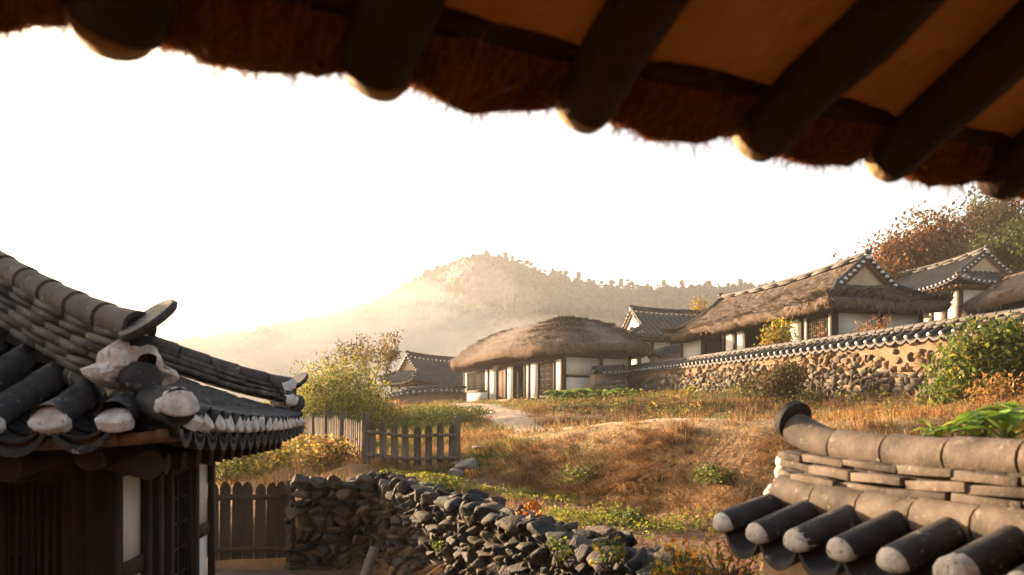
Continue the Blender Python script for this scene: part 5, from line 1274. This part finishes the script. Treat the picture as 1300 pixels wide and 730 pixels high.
# drooping tussocks that give the bank its clumps
def tussocks(name, n, box, dens, per, h0, h1, w, lab, pal=DRY):
    x, y = scatter(n, *box, dens); z = HT(x, y); e = .25; gx_ = (HT(x + e, y) - z) / e; gy_ = (HT(x, y + e) - z) / e; m = len(x); i = np.repeat(np.arange(m), per)
    sc_ = rng.uniform(.6, 1.35, m); sp_ = rng.normal(0, .055, (m * per, 2)) * sc_[i][:, None]
    a = rng.uniform(0, 6.28, m * per); k = rng.uniform(.1, 1.1, m * per)
    lean = np.stack([np.cos(a) * k - gx_[i] * 1.1, np.sin(a) * k - gy_[i] * 1.1, -.5 * k - np.hypot(gx_, gy_)[i] * .6], -1)
    h = rng.uniform(h0, h1, m * per) * sc_[i]; tone = np.clip(rng.normal(1, .28, m), .4, 1.7)[i][:, None]
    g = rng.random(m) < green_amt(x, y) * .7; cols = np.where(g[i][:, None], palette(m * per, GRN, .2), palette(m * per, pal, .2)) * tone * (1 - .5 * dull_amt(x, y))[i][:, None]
    mb = MB(); blades(mb, np.stack([x[i] + sp_[:, 0], y[i] + sp_[:, 1], z[i] - .03], -1), h, lean, w, cols)
    return tag(mb.build(name, M['grass']), lab, 'grass', kind='stuff')
RUST = [(.40, .20, .075), (.31, .14, .045), (.48, .29, .12), (.22, .10, .035), (.52, .36, .17)]
tussocks('bank_tussocks', 5200, (-2, 9, 8, 18), lambda x, y: right(x, y) * (1 - .9 * strip_amt(x, y)) * np.clip(fbm(x, y, 1.1, 17, 2) * 3 - .9, .05, 1), 34, .14, .34, .0045, 'clumps of drooping rust coloured grass along the bank', RUST)
tussocks('terrace_tussocks', 4200, (-8, 13, 17, 44), lambda x, y: right(x, y) * (1 - .9 * strip_amt(x, y)) * inhouse(x, y) * np.clip(fbm(x, y, 1.7, 19, 2) * 3 - 1.1, .03, 1), 22, .12, .32, .009, 'brown grass clumps on the upper terrace', RUST)
# mixed weeds and pale stalks standing in the grass
x, y = scatter(2600, -6, 12, 8, 40, lambda x, y: right(x, y) * inhouse(x, y) * (1 - strip_amt(x, y)) * np.clip(fbm(x, y, 2.0, 131, 2) * 3.2 - 1.15, .02, 1)); m = len(x); per = 16; i = np.repeat(np.arange(m), per); s_ = rng.uniform(.5, 1.5, m)[i] * np.clip(y[i] / 16, .7, 1.6)
c = np.stack([x[i], y[i], HT(x, y)[i]], -1) + rng.normal(0, 1, (m * per, 3)) * np.stack([s_ * .07, s_ * .07, s_ * 0], -1) + np.stack([s_ * 0, s_ * 0, rng.uniform(.03, .22, m * per) * s_], -1)
wc = np.array([(.13, .17, .03), (.22, .22, .035), (.09, .12, .025), (.32, .24, .04), (.26, .12, .04)])[rng.integers(5, size=m)][i]
mb = MB(); leaves(mb, c, rng.uniform(.014, .034, m * per) * s_, np.clip(wc * rng.normal(1, .2, (m * per, 1)), .01, 1), .5); tag(mb.build('bank_weeds', M['leaf']), 'mixed green and rusty weeds scattered through the dry grass', 'weeds', kind='stuff')
x, y = scatter(5200, -5, 11, 8, 34, lambda x, y: right(x, y) * inhouse(x, y) * np.clip(fbm(x, y, 1.4, 141, 2) * 3 - 1, 0, 1)); m = len(x); lean = rng.normal(0, .3, (m, 3)); lean[:, 2] = 0
mb = MB(); blades(mb, np.stack([x, y, HT(x, y)], -1), rng.uniform(.2, .5, m), lean, .0035, palette(m, [(.5, .37, .2), (.4, .24, .1), (.3, .16, .07)], .2)); tag(mb.build('dry_stalks', M['grass']), 'thin pale stalks sticking up out of the bank grass', 'grass', kind='stuff')
# field: stubble and seedlings
x, y = scatter(9000, -3, 4, 5.5, 16.5, lambda x, y: field_amt(x, y) * np.clip(fbm(x, y, .7, 81, 2) * 2.4 - .7, 0.03, 1)); mb = MB(); m = len(x); lean = rng.normal(0, .7, (m, 3)); lean[:, 2] = 0
blades(mb, np.stack([x, y, HT(x, y)], -1), rng.uniform(.05, .2, m), lean, .004, palette(m, DRY, .25)); tag(mb.build('field_stubble', M['grass']), 'dry stubble lying over the brown field soil', 'stubble', kind='stuff')
x, y = scatter(6500, -2.6, 5, 5.5, 16.5, lambda x, y: field_amt(x, y) * np.clip((fbm(x, y, 1.4, 91, 2) - .42) * 4 + (y - 12) * .12, 0, 1))
base = np.repeat(np.stack([x, y, HT(x, y)], -1), 9, 0); m = len(base); c = base + rng.normal(0, 1, (m, 3)) * [.045, .045, .0] + np.stack([np.zeros(m), np.zeros(m), rng.uniform(.01, .11, m)], -1)
mb = MB(); leaves(mb, c, rng.uniform(.016, .042, m), palette(m, [(.2, .24, .035), (.28, .28, .04), (.14, .19, .03), (.34, .28, .04)], .2), .8); tag(mb.build('field_seedlings', M['leaf']), 'scattered yellow green seedlings across the brown field', 'seedlings', kind='stuff')
# greener tufts along the foot of the long wall
x, y = scatter(30000, 3, 12, 13, 40, lambda x, y: np.clip(1 - np.abs((x - WN[0]) * lr[0] + (y - WN[1]) * lr[1] + .75) / .5, 0, 1) * np.clip(fbm(x, y, 1.6, 44, 2) * 3 - 1.1, 0, 1)); m = len(x); lean = rng.normal(0, .3, (m, 3)); lean[:, 2] = 0
mb = MB(); blades(mb, np.stack([x, y, HT(x, y)], -1), rng.uniform(.1, .34, m), lean, .008, palette(m, [(.13, .17, .035), (.2, .2, .04), (.3, .22, .06)], .2)); tag(mb.build('wallside_grass', M['grass']), 'tufts of green grass along the foot of the long wall', 'grass', kind='stuff')
# small stones and clods trodden into the path and the strip
mb = MB(); k_ = 0
while k_ < 420:
    k_ += 1
    if k_ % 2: j = rng.integers(0, 89); x_, y_ = pc[j] + sdv[j] * hw[j] * rng.normal(0, .8)
    else:
        x_, y_ = rng.uniform(-.5, 6), rng.uniform(11, 21)
        if strip_amt(np.array([x_]), np.array([y_]))[0] < .5: continue
    s_ = rng.uniform(.02, .055); put_stone(mb, (x_, y_, ht(x_, y_) + .045), (s_ * 1.3, s_, s_ * .7), (1, 0), palette(1, [(.34, .26, .18), (.24, .19, .14), (.42, .34, .25)], .15)[0], RND, .3)
tag(mb.build('pebbles', M['stone']), 'small stones and clods lying on the trodden path', 'pebbles', kind='stuff')
# fallen leaves and clods on the bank
x, y = scatter(9000, -3, 9, 6.5, 18, lambda x, y: right(x, y)); m = len(x)
mb = MB(); leaves(mb, np.stack([x, y, HT(x, y) + rng.uniform(.03, .16, m)], -1), rng.uniform(.012, .03, m), palette(m, [(.34, .15, .04), (.42, .24, .08), (.2, .2, .04)], .2), .5); tag(mb.build('fallen_leaves', M['leaf']), 'small dry leaves caught in the grass of the bank', 'leaves', kind='stuff')
for o in bpy.data.objects:
    if '_o' in o: del o['_o']
